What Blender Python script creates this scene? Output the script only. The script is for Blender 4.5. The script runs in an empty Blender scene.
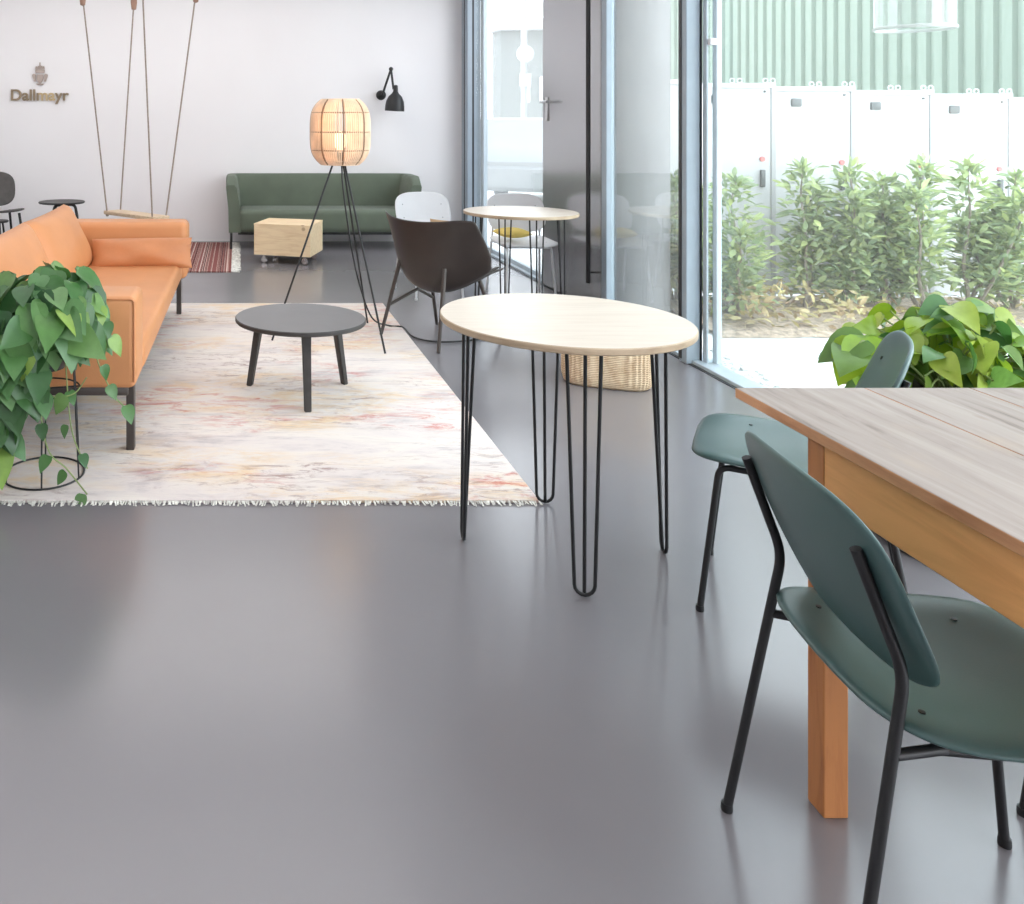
import bpy, bmesh, math, random
from mathutils import Vector, Matrix
R = math.radians
PI = math.pi
scene = bpy.context.scene
COL = scene.collection
F, CX, CY, H = 860.0, 238.0, 121.0, 1.4          # focal length and vanishing point in photo pixels, eye height

def at(x, y, d):
    return Vector(((x - CX) * d / F, d, H - (y - CY) * d / F))

# ------------------------------------------------------------------ materials
def lin(c):
    c = c / 255.0
    return c / 12.92 if c <= 0.04045 else ((c + 0.055) / 1.055) ** 2.4

def rgb(r, g, b):
    return (lin(r), lin(g), lin(b), 1.0)

class NT:
    def __init__(s, name):
        s.m = bpy.data.materials.new(name)
        s.m.use_nodes = True
        s.t = s.m.node_tree
        s.t.nodes.clear()
        s.out = s.t.nodes.new('ShaderNodeOutputMaterial')
    def n(s, typ, **kw):
        nd = s.t.nodes.new('ShaderNode' + typ)
        for k, v in kw.items():
            if k in nd.inputs.keys():
                nd.inputs[k].default_value = v
            else:
                setattr(nd, k, v)
        return nd
    def l(s, a, b):
        s.t.links.new(a, b)
    def coords(s, scale=(1, 1, 1), rot=(0, 0, 0), kind='Object'):
        tc = s.n('TexCoord')
        mp = s.n('Mapping')
        mp.inputs['Scale'].default_value = scale
        mp.inputs['Rotation'].default_value = rot
        s.l(tc.outputs[kind], mp.inputs['Vector'])
        return mp.outputs['Vector']
    def noise(s, vec, scale, detail=4, rough=0.55, dist=0.0):
        nd = s.n('TexNoise')
        nd.inputs['Scale'].default_value = scale
        nd.inputs['Detail'].default_value = detail
        nd.inputs['Roughness'].default_value = rough
        nd.inputs['Distortion'].default_value = dist
        if vec is not None:
            s.l(vec, nd.inputs['Vector'])
        return nd.outputs['Fac']
    def ramp(s, fac, stops, interp='LINEAR'):
        nd = s.n('ValToRGB')
        cr = nd.color_ramp
        cr.interpolation = interp
        while len(cr.elements) > 1:
            cr.elements.remove(cr.elements[-1])
        for i, (p, c) in enumerate(stops):
            e = cr.elements[0] if i == 0 else cr.elements.new(p)
            e.position = p
            e.color = c if len(c) == 4 else (*c, 1)
        s.l(fac, nd.inputs['Fac'])
        return nd.outputs['Color']
    def mix(s, fac, a, b, mode='MIX'):
        nd = s.n('Mix', data_type='RGBA', blend_type=mode)
        for sock, v in ((nd.inputs[0], fac), (nd.inputs[6], a), (nd.inputs[7], b)):
            if hasattr(v, 'is_linked'):
                s.l(v, sock)
            elif isinstance(v, (int, float)):
                sock.default_value = v
            else:
                sock.default_value = v
        return nd.outputs[2]
    def bsdf(s, color=None, rough=0.5, metallic=0.0, bump=None, bump_strength=0.1, spec=0.5, sheen=0.0, coat=0.0, subsurf=0.0, bdist=0.01):
        b = s.n('BsdfPrincipled')
        if color is not None:
            if hasattr(color, 'is_linked'):
                s.l(color, b.inputs['Base Color'])
            else:
                b.inputs['Base Color'].default_value = color
        if hasattr(rough, 'is_linked'):
            s.l(rough, b.inputs['Roughness'])
        else:
            b.inputs['Roughness'].default_value = rough
        b.inputs['Metallic'].default_value = metallic
        b.inputs['Specular IOR Level'].default_value = spec
        b.inputs['Sheen Weight'].default_value = sheen
        b.inputs['Coat Weight'].default_value = coat
        if bump is not None:
            bp = s.n('Bump')
            bp.inputs['Strength'].default_value = bump_strength
            bp.inputs['Distance'].default_value = bdist
            s.l(bump, bp.inputs['Height'])
            s.l(bp.outputs['Normal'], b.inputs['Normal'])
        s.l(b.outputs[0], s.out.inputs['Surface'])
        return b

def simple(name, color, rough=0.5, metallic=0.0, var=0.08, scale=8.0, bump=0.0, spec=0.5, sheen=0.0, bscale=None):
    t = NT(name)
    v = t.coords()
    f = t.noise(v, scale)
    c0 = tuple(max(0, x * (1 - var)) for x in color[:3]) + (1,)
    c1 = tuple(min(1, x * (1 + var)) for x in color[:3]) + (1,)
    c = t.ramp(f, [(0.3, c0), (0.7, c1)])
    bh = t.noise(v, bscale or scale * 10, 3) if bump else None
    t.bsdf(c, rough, metallic, bh, bump, spec, sheen)
    return t.m

def wood(name, light, dark, axis=0, scale=3.0, rough=0.5, stretch=9.0, knots=False, kcol=None):
    t = NT(name)
    sc = [stretch, stretch, stretch]
    sc[axis] = 1.0
    v = t.coords(tuple(sc))
    f = t.noise(v, scale, 6, 0.6, 0.6)
    c = t.ramp(f, [(0.3, dark), (0.52, light), (0.75, tuple(min(1, x * 1.06) for x in light[:3]))])
    if knots:
        k = t.n('TexVoronoi', feature='F1')
        k.inputs['Scale'].default_value = 5.0
        t.l(t.coords((1, 1, 1)), k.inputs['Vector'])
        kf = t.ramp(k.outputs['Distance'], [(0.0, (1, 1, 1)), (0.09, (0.6, 0.6, 0.6)), (0.13, (0, 0, 0))])
        c = t.mix(kf, c, kcol or dark)
    t.bsdf(c, rough, bump=f, bump_strength=0.05)
    return t.m

def leaf_mat(name, cols, rough=0.4, trans=0.25):
    t = NT(name)
    g = t.n('NewGeometry')
    n = len(cols)
    c = t.ramp(g.outputs['Random Per Island'], [(i / max(1, n - 1), x) for i, x in enumerate(cols)])
    nz = t.noise(t.coords(), 30, 3)
    c = t.mix(0.35, c, t.ramp(nz, [(0.3, (0.55, 0.6, 0.5)), (0.7, (1.1, 1.1, 1.0))]), 'MULTIPLY')
    b = t.bsdf(c, rough)
    tr = t.n('BsdfTranslucent')
    t.l(c, tr.inputs['Color'])
    mx = t.n('MixShader')
    mx.inputs[0].default_value = trans
    t.l(b.outputs[0], mx.inputs[1])
    t.l(tr.outputs[0], mx.inputs[2])
    t.l(mx.outputs[0], t.out.inputs['Surface'])
    return t.m

def glass_mat(name, tint=(0.97, 0.99, 0.985, 1), base=0.04, edge=0.5, haze=0.0):
    t = NT(name)
    tr = t.n('BsdfTransparent')
    tr.inputs['Color'].default_value = tint
    gl = t.n('BsdfGlossy')
    gl.inputs['Roughness'].default_value = 0.02
    lw = t.n('LayerWeight')
    lw.inputs['Blend'].default_value = 0.12
    mr = t.n('MapRange')
    mr.inputs['To Min'].default_value = base
    mr.inputs['To Max'].default_value = edge
    t.l(lw.outputs['Fresnel'], mr.inputs['Value'])
    mx = t.n('MixShader')
    t.l(mr.outputs[0], mx.inputs[0])
    t.l(tr.outputs[0], mx.inputs[1])
    t.l(gl.outputs[0], mx.inputs[2])
    last = mx
    if haze:
        df = t.n('BsdfDiffuse')
        df.inputs['Color'].default_value = (0.95, 0.97, 0.97, 1)
        m2 = t.n('MixShader')
        m2.inputs[0].default_value = haze
        t.l(mx.outputs[0], m2.inputs[1])
        t.l(df.outputs[0], m2.inputs[2])
        last = m2
    t.l(last.outputs[0], t.out.inputs['Surface'])
    return t.m

def make_materials():
    M = {}
    # walls
    t = NT('white_plaster')
    v = t.coords()
    M['wall'] = t.m
    t.bsdf(t.ramp(t.noise(v, 0.6, 3), [(0.3, (0.80, 0.775, 0.785)), (0.7, (0.84, 0.82, 0.83))]), 0.75, bump=t.noise(v, 120, 3), bump_strength=0.05)
    M['ceiling'] = simple('ceiling_white', (0.85, 0.85, 0.85), 0.8, var=0.02)
    # poured floor
    t = NT('grey_poured_floor')
    v = t.coords()
    f1 = t.noise(v, 0.9, 5, 0.6)
    c = t.ramp(f1, [(0.3, (0.192, 0.181, 0.191)), (0.7, (0.207, 0.195, 0.206))])
    t.bsdf(c, 0.22, spec=0.95)
    M['floor'] = t.m
    # distressed rug
    t = NT('distressed_rug')
    a = t.noise(t.coords((0.7, 2.0, 1)), 2.6, 8, 0.7, 0.5)
    c = t.ramp(a, [(0.30, rgb(188, 178, 178)), (0.44, rgb(218, 207, 203)), (0.56, rgb(226, 216, 208)), (0.74, rgb(196, 187, 187))])
    def zone(off, scale, lo, hi):
        mpv = t.n('Mapping')
        mpv.inputs['Location'].default_value = off
        t.l(t.coords((1, 1.5, 1)), mpv.inputs['Vector'])
        return t.ramp(t.noise(mpv.outputs[0], scale, 3, 0.5), [(lo, (0, 0, 0)), (hi, (1, 1, 1))])
    def patch(col, off, zs, zl, zh, sc, ns, lo, hi, amt):
        global _c
        n_ = t.noise(t.coords(sc, (0, 0, off[1] * 0.1)), ns, 9, 0.78, 0.9)
        m_ = t.mix(1.0, t.ramp(n_, [(lo, (0, 0, 0)), (hi, (amt, amt, amt))]), zone(off, zs, zl, zh), 'MULTIPLY')
        return t.mix(m_, c, col)
    c = patch(rgb(224, 194, 154), (3.1, 0.4, 0), 1.1, 0.44, 0.56, (0.7, 2.0, 1), 4.0, 0.46, 0.61, 0.8)
    c = patch(rgb(150, 118, 112), (7.7, 2.2, 0), 1.2, 0.46, 0.58, (0.8, 2.4, 1), 8.0, 0.52, 0.61, 0.75)
    c = patch(rgb(196, 104, 92), (1.3, 5.2, 0), 1.0, 0.50, 0.60, (0.8, 2.4, 1), 6.0, 0.505, 0.62, 0.8)
    c = patch(rgb(150, 140, 146), (9.3, 8.2, 0), 0.8, 0.35, 0.6, (0.4, 3.2, 1), 9.0, 0.53, 0.67, 0.6)
    t.bsdf(c, 0.95, spec=0.1, sheen=0.1)
    M['rug'] = t.m
    M['fringe'] = simple('rug_fringe_cotton', (0.72, 0.68, 0.63), 0.95, var=0.45, scale=40)
    # rag rug with stripes across X
    t = NT('striped_rag_rug')
    tc = t.n('TexCoord')
    sx = t.n('SeparateXYZ')
    t.l(tc.outputs['Object'], sx.inputs[0])
    nd = t.n('TexNoise', noise_dimensions='1D')
    nd.inputs['Scale'].default_value = 26
    nd.inputs['Detail'].default_value = 2
    t.l(sx.outputs['X'], nd.inputs['W'])
    f = nd.outputs['Fac']
    c = t.ramp(f, [(0.0, rgb(104, 62, 60)), (0.38, rgb(84, 50, 52)), (0.43, rgb(205, 180, 170)), (0.46, rgb(132, 82, 78)), (0.55, rgb(196, 168, 158)), (0.575, rgb(104, 60, 60)), (0.67, rgb(215, 195, 186))], 'CONSTANT')
    t.bsdf(c, 0.95, bump=t.noise(t.coords(), 90, 2), bump_strength=0.4, spec=0.1)
    M['ragrug'] = t.m
    # upholstery
    M['orange'] = simple('cognac_leather', (0.60, 0.262, 0.108), 0.48, var=0.06, scale=3, bump=0.06, bscale=140)
    M['orange2'] = simple('cognac_leather_pillow', (0.54, 0.215, 0.088), 0.5, var=0.08, scale=6, bump=0.10, bscale=60)
    M['green_fabric'] = simple('green_wool', (0.125, 0.150, 0.112), 0.9, var=0.08, scale=4, bump=0.25, bscale=300, spec=0.2, sheen=0.15)
    M['yellow'] = simple('yellow_cloth', (0.80, 0.62, 0.18), 0.85, var=0.06, bump=0.1)
    M['tan'] = simple('tan_cloth', (0.66, 0.46, 0.28), 0.85, var=0.1, bump=0.1)
    M['black'] = simple('black_powder_coat', (0.012, 0.012, 0.013), 0.45, var=0.1)
    M['blacktop'] = simple('charcoal_linoleum', (0.175, 0.168, 0.172), 0.5, var=0.06, scale=5)
    M['darkwood'] = simple('charcoal_stained_ash', (0.045, 0.040, 0.038), 0.5, var=0.25, scale=14)
    M['brownleg'] = simple('dark_brown_metal', (0.055, 0.043, 0.038), 0.45, var=0.1)
    M['brownshell'] = simple('espresso_veneer', (0.030, 0.021, 0.018), 0.38, var=0.15, scale=5)
    M['lining'] = simple('brown_lining', (0.05, 0.042, 0.037), 0.85, var=0.1)
    M['cream'] = simple('cream_edge', (0.52, 0.42, 0.30), 0.6, var=0.1)
    t = NT('green_plastic')
    v = t.coords()
    t.bsdf(t.ramp(t.noise(v, 2, 3), [(0.3, (0.058, 0.112, 0.108)), (0.7, (0.065, 0.124, 0.119))]), 0.36, bump=t.noise(v, 400, 2), bump_strength=0.05)
    M['greenplastic'] = t.m
    M['whiteplastic'] = simple('white_shell', (0.74, 0.75, 0.78), 0.4, var=0.02)
    M['whitemetal'] = simple('white_metal', (0.70, 0.71, 0.73), 0.35, var=0.02)
    M['chrome'] = simple('brushed_steel', (0.6, 0.6, 0.6), 0.25, 1.0, var=0.03)
    M['screw'] = simple('dark_rivet', (0.02, 0.025, 0.025), 0.4)
    M['greyrivet'] = simple('grey_rivet', (0.35, 0.36, 0.38), 0.4)
    M['plytop'] = wood('birch_laminate', (0.70, 0.615, 0.52), (0.65, 0.56, 0.465), 0, 3.0, 0.38, 10)
    M['plyedge'] = wood('birch_edge', (0.50, 0.38, 0.26), (0.36, 0.26, 0.17), 2, 20, 0.5, 0.2)
    M['pine'] = wood('pine_plywood', (0.86, 0.66, 0.42), (0.74, 0.52, 0.30), 0, 4, 0.55, 7, True, (0.42, 0.24, 0.12, 1))
    M['swingwood'] = wood('swing_oak', (0.62, 0.47, 0.32), (0.44, 0.31, 0.20), 0, 5, 0.5)
    M['rope'] = simple('braided_rope', (0.30, 0.24, 0.20), 0.9, var=0.35, scale=90)
    M['toggle'] = simple('toggle_wood', (0.30, 0.17, 0.12), 0.5)
    M['rattan'] = simple('pale_rattan', (0.84, 0.62, 0.44), 0.55, var=0.15, scale=12)
    M['rattandark'] = simple('dark_rattan', (0.28, 0.16, 0.09), 0.6, var=0.2)
    # seagrass basket
    t = NT('seagrass_weave')
    wv = t.n('TexWave', wave_type='BANDS', bands_direction='Z')
    wv.inputs['Scale'].default_value = 34
    wv.inputs['Distortion'].default_value = 2.0
    wv.inputs['Detail'].default_value = 2
    t.l(t.coords(), wv.inputs['Vector'])
    nz = t.noise(t.coords((1, 1, 0.5)), 34, 4)
    c = t.mix(0.5, t.ramp(wv.outputs['Fac'], [(0.1, rgb(206, 164, 122)), (0.6, rgb(246, 220, 186))]), t.ramp(nz, [(0.3, rgb(206, 162, 118)), (0.6, rgb(248, 226, 194))]))
    t.bsdf(c, 0.75, bump=wv.outputs['Fac'], bump_strength=0.5, bdist=0.008)
    M['seagrass'] = t.m
    # old table: weathered top, orange-brown sides
    t = NT('weathered_tabletop')
    v = t.coords((9, 0.8, 9))
    f = t.noise(v, 2.6, 8, 0.65, 0.7)
    top = t.ramp(f, [(0.30, (0.15, 0.105, 0.082)), (0.45, (0.275, 0.215, 0.182)), (0.68, (0.35, 0.287, 0.25))])
    st = t.noise(t.coords((2.2, 1.0, 2)), 3.2, 6, 0.65)
    top = t.mix(t.ramp(st, [(0.56, (0, 0, 0)), (0.76, (0.5, 0.5, 0.5))]), top, (0.40, 0.29, 0.20, 1))
    kn = t.n('TexVoronoi')
    kn.inputs['Scale'].default_value = 3.3
    t.l(t.coords((1.4, 0.6, 1)), kn.inputs['Vector'])
    top = t.mix(t.ramp(kn.outputs['Distance'], [(0.0, (0.75, 0.75, 0.75)), (0.05, (0, 0, 0))]), top, (0.2, 0.11, 0.07, 1))
    g = t.n('NewGeometry')
    sx = t.n('SeparateXYZ')
    t.l(g.outputs['Normal'], sx.inputs[0])
    side = t.ramp(t.noise(t.coords((6, 0.8, 6)), 4, 6, 0.6), [(0.25, (0.38, 0.16, 0.07)), (0.6, (0.70, 0.36, 0.185))])
    c = t.mix(t.ramp(sx.outputs['Z'], [(0.75, (0, 0, 0)), (0.9, (1, 1, 1))]), side, top)
    t.bsdf(c, 0.5, bump=f, bump_strength=0.10, bdist=0.004, spec=0.4)
    M['oldtop'] = t.m
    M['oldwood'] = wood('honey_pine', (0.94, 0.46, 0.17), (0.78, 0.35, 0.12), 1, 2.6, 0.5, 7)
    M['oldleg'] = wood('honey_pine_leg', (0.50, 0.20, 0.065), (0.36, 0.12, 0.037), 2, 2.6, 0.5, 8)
    M['frame'] = simple('blue_grey_aluminium', (0.33, 0.39, 0.445), 0.35, 0.0, var=0.04)
    M['frame_light'] = simple('pale_blue_aluminium', (0.46, 0.53, 0.58), 0.35, 0.0, var=0.04)
    M['framedark'] = simple('dark_gasket', (0.03, 0.035, 0.04), 0.5)
    t = NT('dark_metal_door')
    v = t.coords()
    t.bsdf(t.ramp(t.noise(v, 1.2, 3), [(0.3, (0.46, 0.46, 0.475)), (0.7, (0.50, 0.50, 0.515))]), 0.20, 0.7)
    M['doorpanel'] = t.m
    t = NT('fair_faced_concrete')
    v = t.coords()
    f = t.noise(v, 2.5, 6, 0.6)
    c = t.ramp(f, [(0.3, (0.205, 0.198, 0.203)), (0.7, (0.27, 0.262, 0.265))])
    t.bsdf(c, 0.8, bump=t.noise(v, 30, 4), bump_strength=0.15)
    M['concrete'] = t.m
    M['leaf'] = leaf_mat('pothos_leaves', [rgb(56, 92, 52), rgb(72, 116, 62), rgb(64, 106, 66), rgb(94, 140, 74), rgb(88, 128, 84), rgb(110, 150, 94), rgb(150, 182, 84)], 0.30, 0.18)
    M['limeleaf'] = leaf_mat('lime_leaves', [rgb(52, 100, 44), rgb(104, 146, 84), rgb(138, 176, 44), rgb(160, 188, 48), rgb(70, 116, 56), rgb(180, 196, 84), rgb(88, 130, 72)], 0.35, 0.35)
    M['vine'] = simple('vine_green', (0.26, 0.33, 0.12), 0.6)
    M['shrubleaf'] = leaf_mat('laurel_leaves', [rgb(122, 140, 104), rgb(146, 164, 118), rgb(176, 190, 132), rgb(138, 158, 126), rgb(198, 208, 138), rgb(164, 178, 152)], 0.5, 0.35)
    M['dryleaf'] = leaf_mat('dry_leaves', [rgb(170, 150, 110), rgb(190, 178, 120), rgb(150, 120, 90), rgb(206, 196, 150)], 0.7, 0.2)
    M['bark'] = simple('shrub_bark', (0.26, 0.22, 0.18), 0.9, var=0.3, scale=20)
    M['soil'] = simple('mulch', (0.38, 0.30, 0.23), 0.95, var=0.5, scale=30, bump=0.6, bscale=50)
    M['potsoil'] = simple('potting_soil', (0.03, 0.022, 0.016), 0.95, var=0.4, scale=60)
    M['paving'] = simple('pale_paving', (0.78, 0.78, 0.77), 0.8, var=0.04, scale=2)
    M['gravel'] = simple('gravel_stone', (0.62, 0.62, 0.60), 0.8, var=0.4, scale=30)
    M['fence'] = simple('white_panel', (0.50, 0.50, 0.505), 0.5, var=0.02)
    M['fencegrey'] = simple('pale_grey_post', (0.36, 0.365, 0.37), 0.5, var=0.03)
    M['latch'] = simple('grey_latch', (0.10, 0.11, 0.11), 0.5)
    M['red'] = simple('red_badge', (0.75, 0.18, 0.17), 0.5)
    M['cladding'] = simple('green_cladding', (0.150, 0.192, 0.154), 0.6, var=0.03, scale=1)
    M['planter'] = simple('pale_grey_planter', (0.62, 0.63, 0.64), 0.5, var=0.03)
    M['pot'] = simple('black_pot', (0.012, 0.012, 0.012), 0.4)
    M['gold'] = simple('bronze_letters', (0.27, 0.20, 0.13), 0.5, 0.1, var=0.15)
    M['goldlight'] = simple('gold_letters', (0.56, 0.43, 0.25), 0.45, 0.1, var=0.1)
    M['crest'] = simple('taupe_crest', (0.42, 0.34, 0.30), 0.5, 0.1, var=0.1)
    M['carwhite'] = simple('white_car_paint', (0.24, 0.255, 0.255), 0.4, var=0.01)
    M['carglass'] = simple('car_window', (0.10, 0.11, 0.11), 0.4, var=0.02)
    M['tyre'] = simple('tyre_rubber', (0.21, 0.225, 0.225), 0.8)
    M['building'] = simple('pale_render', (0.150, 0.165, 0.162), 0.8, var=0.03)
    M['buildingroof'] = simple('grey_roof', (0.30, 0.31, 0.31), 0.8, var=0.03)
    M['signwhite'] = simple('white_sign', (0.42, 0.44, 0.45), 0.5, var=0.01)
    M['pane'] = glass_mat('window_glass', (0.95, 0.985, 0.975, 1), 0.03, 0.35, 0.07)
    M['paneleft'] = glass_mat('hazy_window_glass', (0.975, 0.985, 0.98, 1), 0.04, 0.35, 0.05)
    M['lampglass'] = glass_mat('clear_lamp_glass', (0.97, 0.99, 0.98, 1), 0.04, 0.40, 0.07)
    M['rimglass'] = glass_mat('thick_glass_rim', (0.97, 0.99, 0.98, 1), 0.10, 0.6, 0.35)
    t = NT('warm_bulb')
    e = t.n('Emission')
    e.inputs['Color'].default_value = (1.0, 0.80, 0.52, 1)
    e.inputs['Strength'].default_value = 2.2
    t.l(e.outputs[0], t.out.inputs['Surface'])
    M['bulb'] = t.m
    return M
M = make_materials()

# ------------------------------------------------------------------ mesh helpers
def new():
    return bmesh.new()

def obj(name, bm, mat, parent=None, smooth=True, angle=40, loc=None):
    me = bpy.data.meshes.new(name)
    bmesh.ops.recalc_face_normals(bm, faces=bm.faces)
    bm.to_mesh(me)
    bm.free()
    for m in (mat if isinstance(mat, (list, tuple)) else [mat]):
        me.materials.append(m)
    if smooth:
        for p in me.polygons:
            p.use_smooth = True
        try:
            me.set_sharp_from_angle(angle=R(angle))
        except Exception:
            pass
    o = bpy.data.objects.new(name, me)
    COL.objects.link(o)
    if parent is not None:
        o.parent = parent
    if loc is not None:
        o.location = loc
    return o

def tag(o, label, cat, group=None):
    o['label'] = label
    o['category'] = cat
    if group:
        o['group'] = group
    return o

def thing(name, label, cat, loc=(0, 0, 0), rz=0.0, group=None):
    o = bpy.data.objects.new(name, None)
    o.empty_display_size = 0.1
    COL.objects.link(o)
    o.location = loc
    o.rotation_euler = (0, 0, rz)
    return tag(o, label, cat, group)

def struct(o, label=None):
    o['kind'] = 'structure'
    if label:
        o['label'] = label
    return o

def dup(root, loc, rz, label, group=None):
    def cp(o, parent):
        c = o.copy()
        COL.objects.link(c)
        if parent is not None:
            c.parent = parent
        for ch in [x for x in bpy.data.objects if x.parent == o]:
            cp(ch, c)
        return c
    r = cp(root, None)
    r.location = loc
    r.rotation_euler = (0, 0, rz)
    r['label'] = label
    if group:
        r['group'] = group
    return r

def box(bm, x0, x1, y0, y1, z0, z1, bev=0.0, seg=3, mtx=None, mi=0):
    b = bmesh.new()
    bmesh.ops.create_cube(b, size=1.0)
    for v in b.verts:
        v.co = Vector((x0 + (v.co.x + .5) * (x1 - x0), y0 + (v.co.y + .5) * (y1 - y0), z0 + (v.co.z + .5) * (z1 - z0)))
    if bev > 0:
        bmesh.ops.bevel(b, geom=list(b.edges), offset=bev, segments=seg, profile=0.5, affect='EDGES')
    if mtx is not None:
        bmesh.ops.transform(b, matrix=mtx, verts=b.verts)
    for f in b.faces:
        f.material_index = mi
    merge(bm, b)

def merge(bm, b):
    me = bpy.data.meshes.new('tmp')
    b.to_mesh(me)
    b.free()
    bm.from_mesh(me)
    bpy.data.meshes.remove(me)

def fillet(pts, rad, k=5):
    pts = [Vector(p) for p in pts]
    out = [pts[0]]
    for i in range(1, len(pts) - 1):
        p, a, b = pts[i], pts[i - 1], pts[i + 1]
        da, db = (a - p), (b - p)
        r = min(rad, da.length * .45, db.length * .45)
        s, e = p + da.normalized() * r, p + db.normalized() * r
        for j in range(k + 1):
            t = j / k
            out.append(s * (1 - t) ** 2 + p * 2 * t * (1 - t) + e * t ** 2)
    out.append(pts[-1])
    return out

def smooth_path(pts, k=6):
    pts = [Vector(p) for p in pts]
    P = [pts[0] * 2 - pts[1]] + pts + [pts[-1] * 2 - pts[-2]]
    out = []
    for i in range(1, len(P) - 2):
        p0, p1, p2, p3 = P[i - 1], P[i], P[i + 1], P[i + 2]
        for j in range(k):
            t = j / k
            out.append(0.5 * ((2 * p1) + (p2 - p0) * t + (2 * p0 - 5 * p1 + 4 * p2 - p3) * t * t + (3 * p1 - p0 - 3 * p2 + p3) * t ** 3))
    out.append(pts[-1])
    return out

def tube(bm, pts, r, n=10, closed=False, flat=1.0, mi=0):
    pts = [Vector(p) for p in pts]
    N = len(pts)
    rad = r if isinstance(r, (list, tuple)) else [r] * N
    tang = []
    for i in range(N):
        if closed:
            t = pts[(i + 1) % N] - pts[i - 1]
        else:
            t = pts[min(i + 1, N - 1)] - pts[max(i - 1, 0)]
        tang.append(t.normalized())
    ref = Vector((0, 0, 1)) if abs(tang[0].z) < 0.9 else Vector((1, 0, 0))
    nrm = tang[0].cross(ref).normalized()
    rings = []
    for i in range(N):
        nrm = (nrm - tang[i] * nrm.dot(tang[i]))
        nrm.normalize()
        bn = tang[i].cross(nrm)
        rings.append([bm.verts.new(pts[i] + (nrm * math.cos(a) + bn * math.sin(a) * flat) * rad[i]) for a in [2 * PI * j / n for j in range(n)]])
    for i in range(N if closed else N - 1):
        A, B = rings[i], rings[(i + 1) % N]
        for j in range(n):
            f = bm.faces.new((A[j], A[(j + 1) % n], B[(j + 1) % n], B[j]))
            f.material_index = mi
    if not closed:
        bm.faces.new(rings[0][::-1]).material_index = mi
        bm.faces.new(rings[-1]).material_index = mi

def lathe(bm, prof, n=48, c=(0, 0, 0), cap0=True, cap1=True, mi=0):
    c = Vector(c)
    rings = []
    for r, z in prof:
        if r <= 1e-6:
            rings.append([bm.verts.new(c + Vector((0, 0, z)))])
        else:
            rings.append([bm.verts.new(c + Vector((r * math.cos(2 * PI * j / n), r * math.sin(2 * PI * j / n), z))) for j in range(n)])
    for A, B in zip(rings, rings[1:]):
        if len(A) == 1 and len(B) == 1:
            continue
        for j in range(n):
            k = (j + 1) % n
            if len(A) == 1:
                f = bm.faces.new((A[0], B[j], B[k]))
            elif len(B) == 1:
                f = bm.faces.new((A[j], A[k], B[0]))
            else:
                f = bm.faces.new((A[j], A[k], B[k], B[j]))
            f.material_index = mi
    if cap0 and len(rings[0]) > 1:
        bm.faces.new(rings[0][::-1]).material_index = mi
    if cap1 and len(rings[-1]) > 1:
        bm.faces.new(rings[-1]).material_index = mi

def disc_slab(bm, r, z0, z1, bev=0.004, n=96, mi_top=0, mi_edge=1):
    lathe(bm, [(0, z0), (r - bev, z0)], n, cap0=False, cap1=False, mi=mi_edge)
    lathe(bm, [(r - bev, z0), (r, z0 + bev), (r, z1 - bev), (r - bev, z1)], n, cap0=False, cap1=False, mi=mi_edge)
    lathe(bm, [(r - bev, z1), (0, z1)], n, cap0=False, cap1=False, mi=mi_top)
    bmesh.ops.remove_doubles(bm, verts=bm.verts, dist=1e-5)

def shell(bm, outline, fn, rings=7):
    """disc-like sheet: outline(a)->(u,v); fn(u,v)->Vector"""
    n = 40
    c = bm.verts.new(fn(0, 0))
    prev = None
    for k in range(1, rings + 1):
        s = k / rings
        ring = []
        for j in range(n):
            u, v = outline(2 * PI * j / n)
            ring.append(bm.verts.new(fn(u * s, v * s)))
        for j in range(n):
            m = (j + 1) % n
            if prev is None:
                bm.faces.new((c, ring[j], ring[m]))
            else:
                bm.faces.new((prev[j], ring[j], ring[m], prev[m]))
        prev = ring

def sheet(bm, nu, nv, fn):
    g = [[bm.verts.new(fn(i / nu, j / nv)) for j in range(nv + 1)] for i in range(nu + 1)]
    for i in range(nu):
        for j in range(nv):
            bm.faces.new((g[i][j], g[i + 1][j], g[i + 1][j + 1], g[i][j + 1]))

def solid(o, t, sub=1, off=0.0):
    s = o.modifiers.new('thickness', 'SOLIDIFY')
    s.thickness = t
    s.offset = off
    if sub:
        m = o.modifiers.new('smooth', 'SUBSURF')
        m.levels = sub
        m.render_levels = sub
    return o

def sq(a, p):
    c, s = math.cos(a), math.sin(a)
    return math.copysign(abs(c) ** (2 / p), c), math.copysign(abs(s) ** (2 / p), s)

def cushion(bm, w, h, t, mtx=None, p=5.0, k=14, pinch=0.35, wob=0.0, seed=0):
    """pillow lying in XY, thickness along Z"""
    b = bmesh.new()
    rnd = random.Random(seed)
    ph = [rnd.uniform(0, 6) for _ in range(6)]
    for side in (1, -1):
        g = []
        for i in range(k + 1):
            row = []
            for j in range(k + 1):
                u, v = 2 * i / k - 1, 2 * j / k - 1
                e = max(0.0, (1 - abs(u) ** p) * (1 - abs(v) ** p)) ** 0.5
                z = t / 2 * (e * (1 - pinch) + e * pinch * (1 - u * u) * (1 - v * v))
                z *= 1 + wob * (math.sin(5 * u + ph[0]) * math.cos(4 * v + ph[1]))
                x = u * w / 2 * (1 - 0.035 * (1 - abs(v) ** 2))
                y = v * h / 2 * (1 - 0.035 * (1 - abs(u) ** 2))
                row.append(b.verts.new((x, y, side * z)))
            g.append(row)
        for i in range(k):
            for j in range(k):
                q = (g[i][j], g[i + 1][j], g[i + 1][j + 1], g[i][j + 1])
                b.faces.new(q if side > 0 else q[::-1])
    bmesh.ops.remove_doubles(b, verts=b.verts, dist=1e-5)
    if mtx is not None:
        bmesh.ops.transform(b, matrix=mtx, verts=b.verts)
    merge(bm, b)

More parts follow.
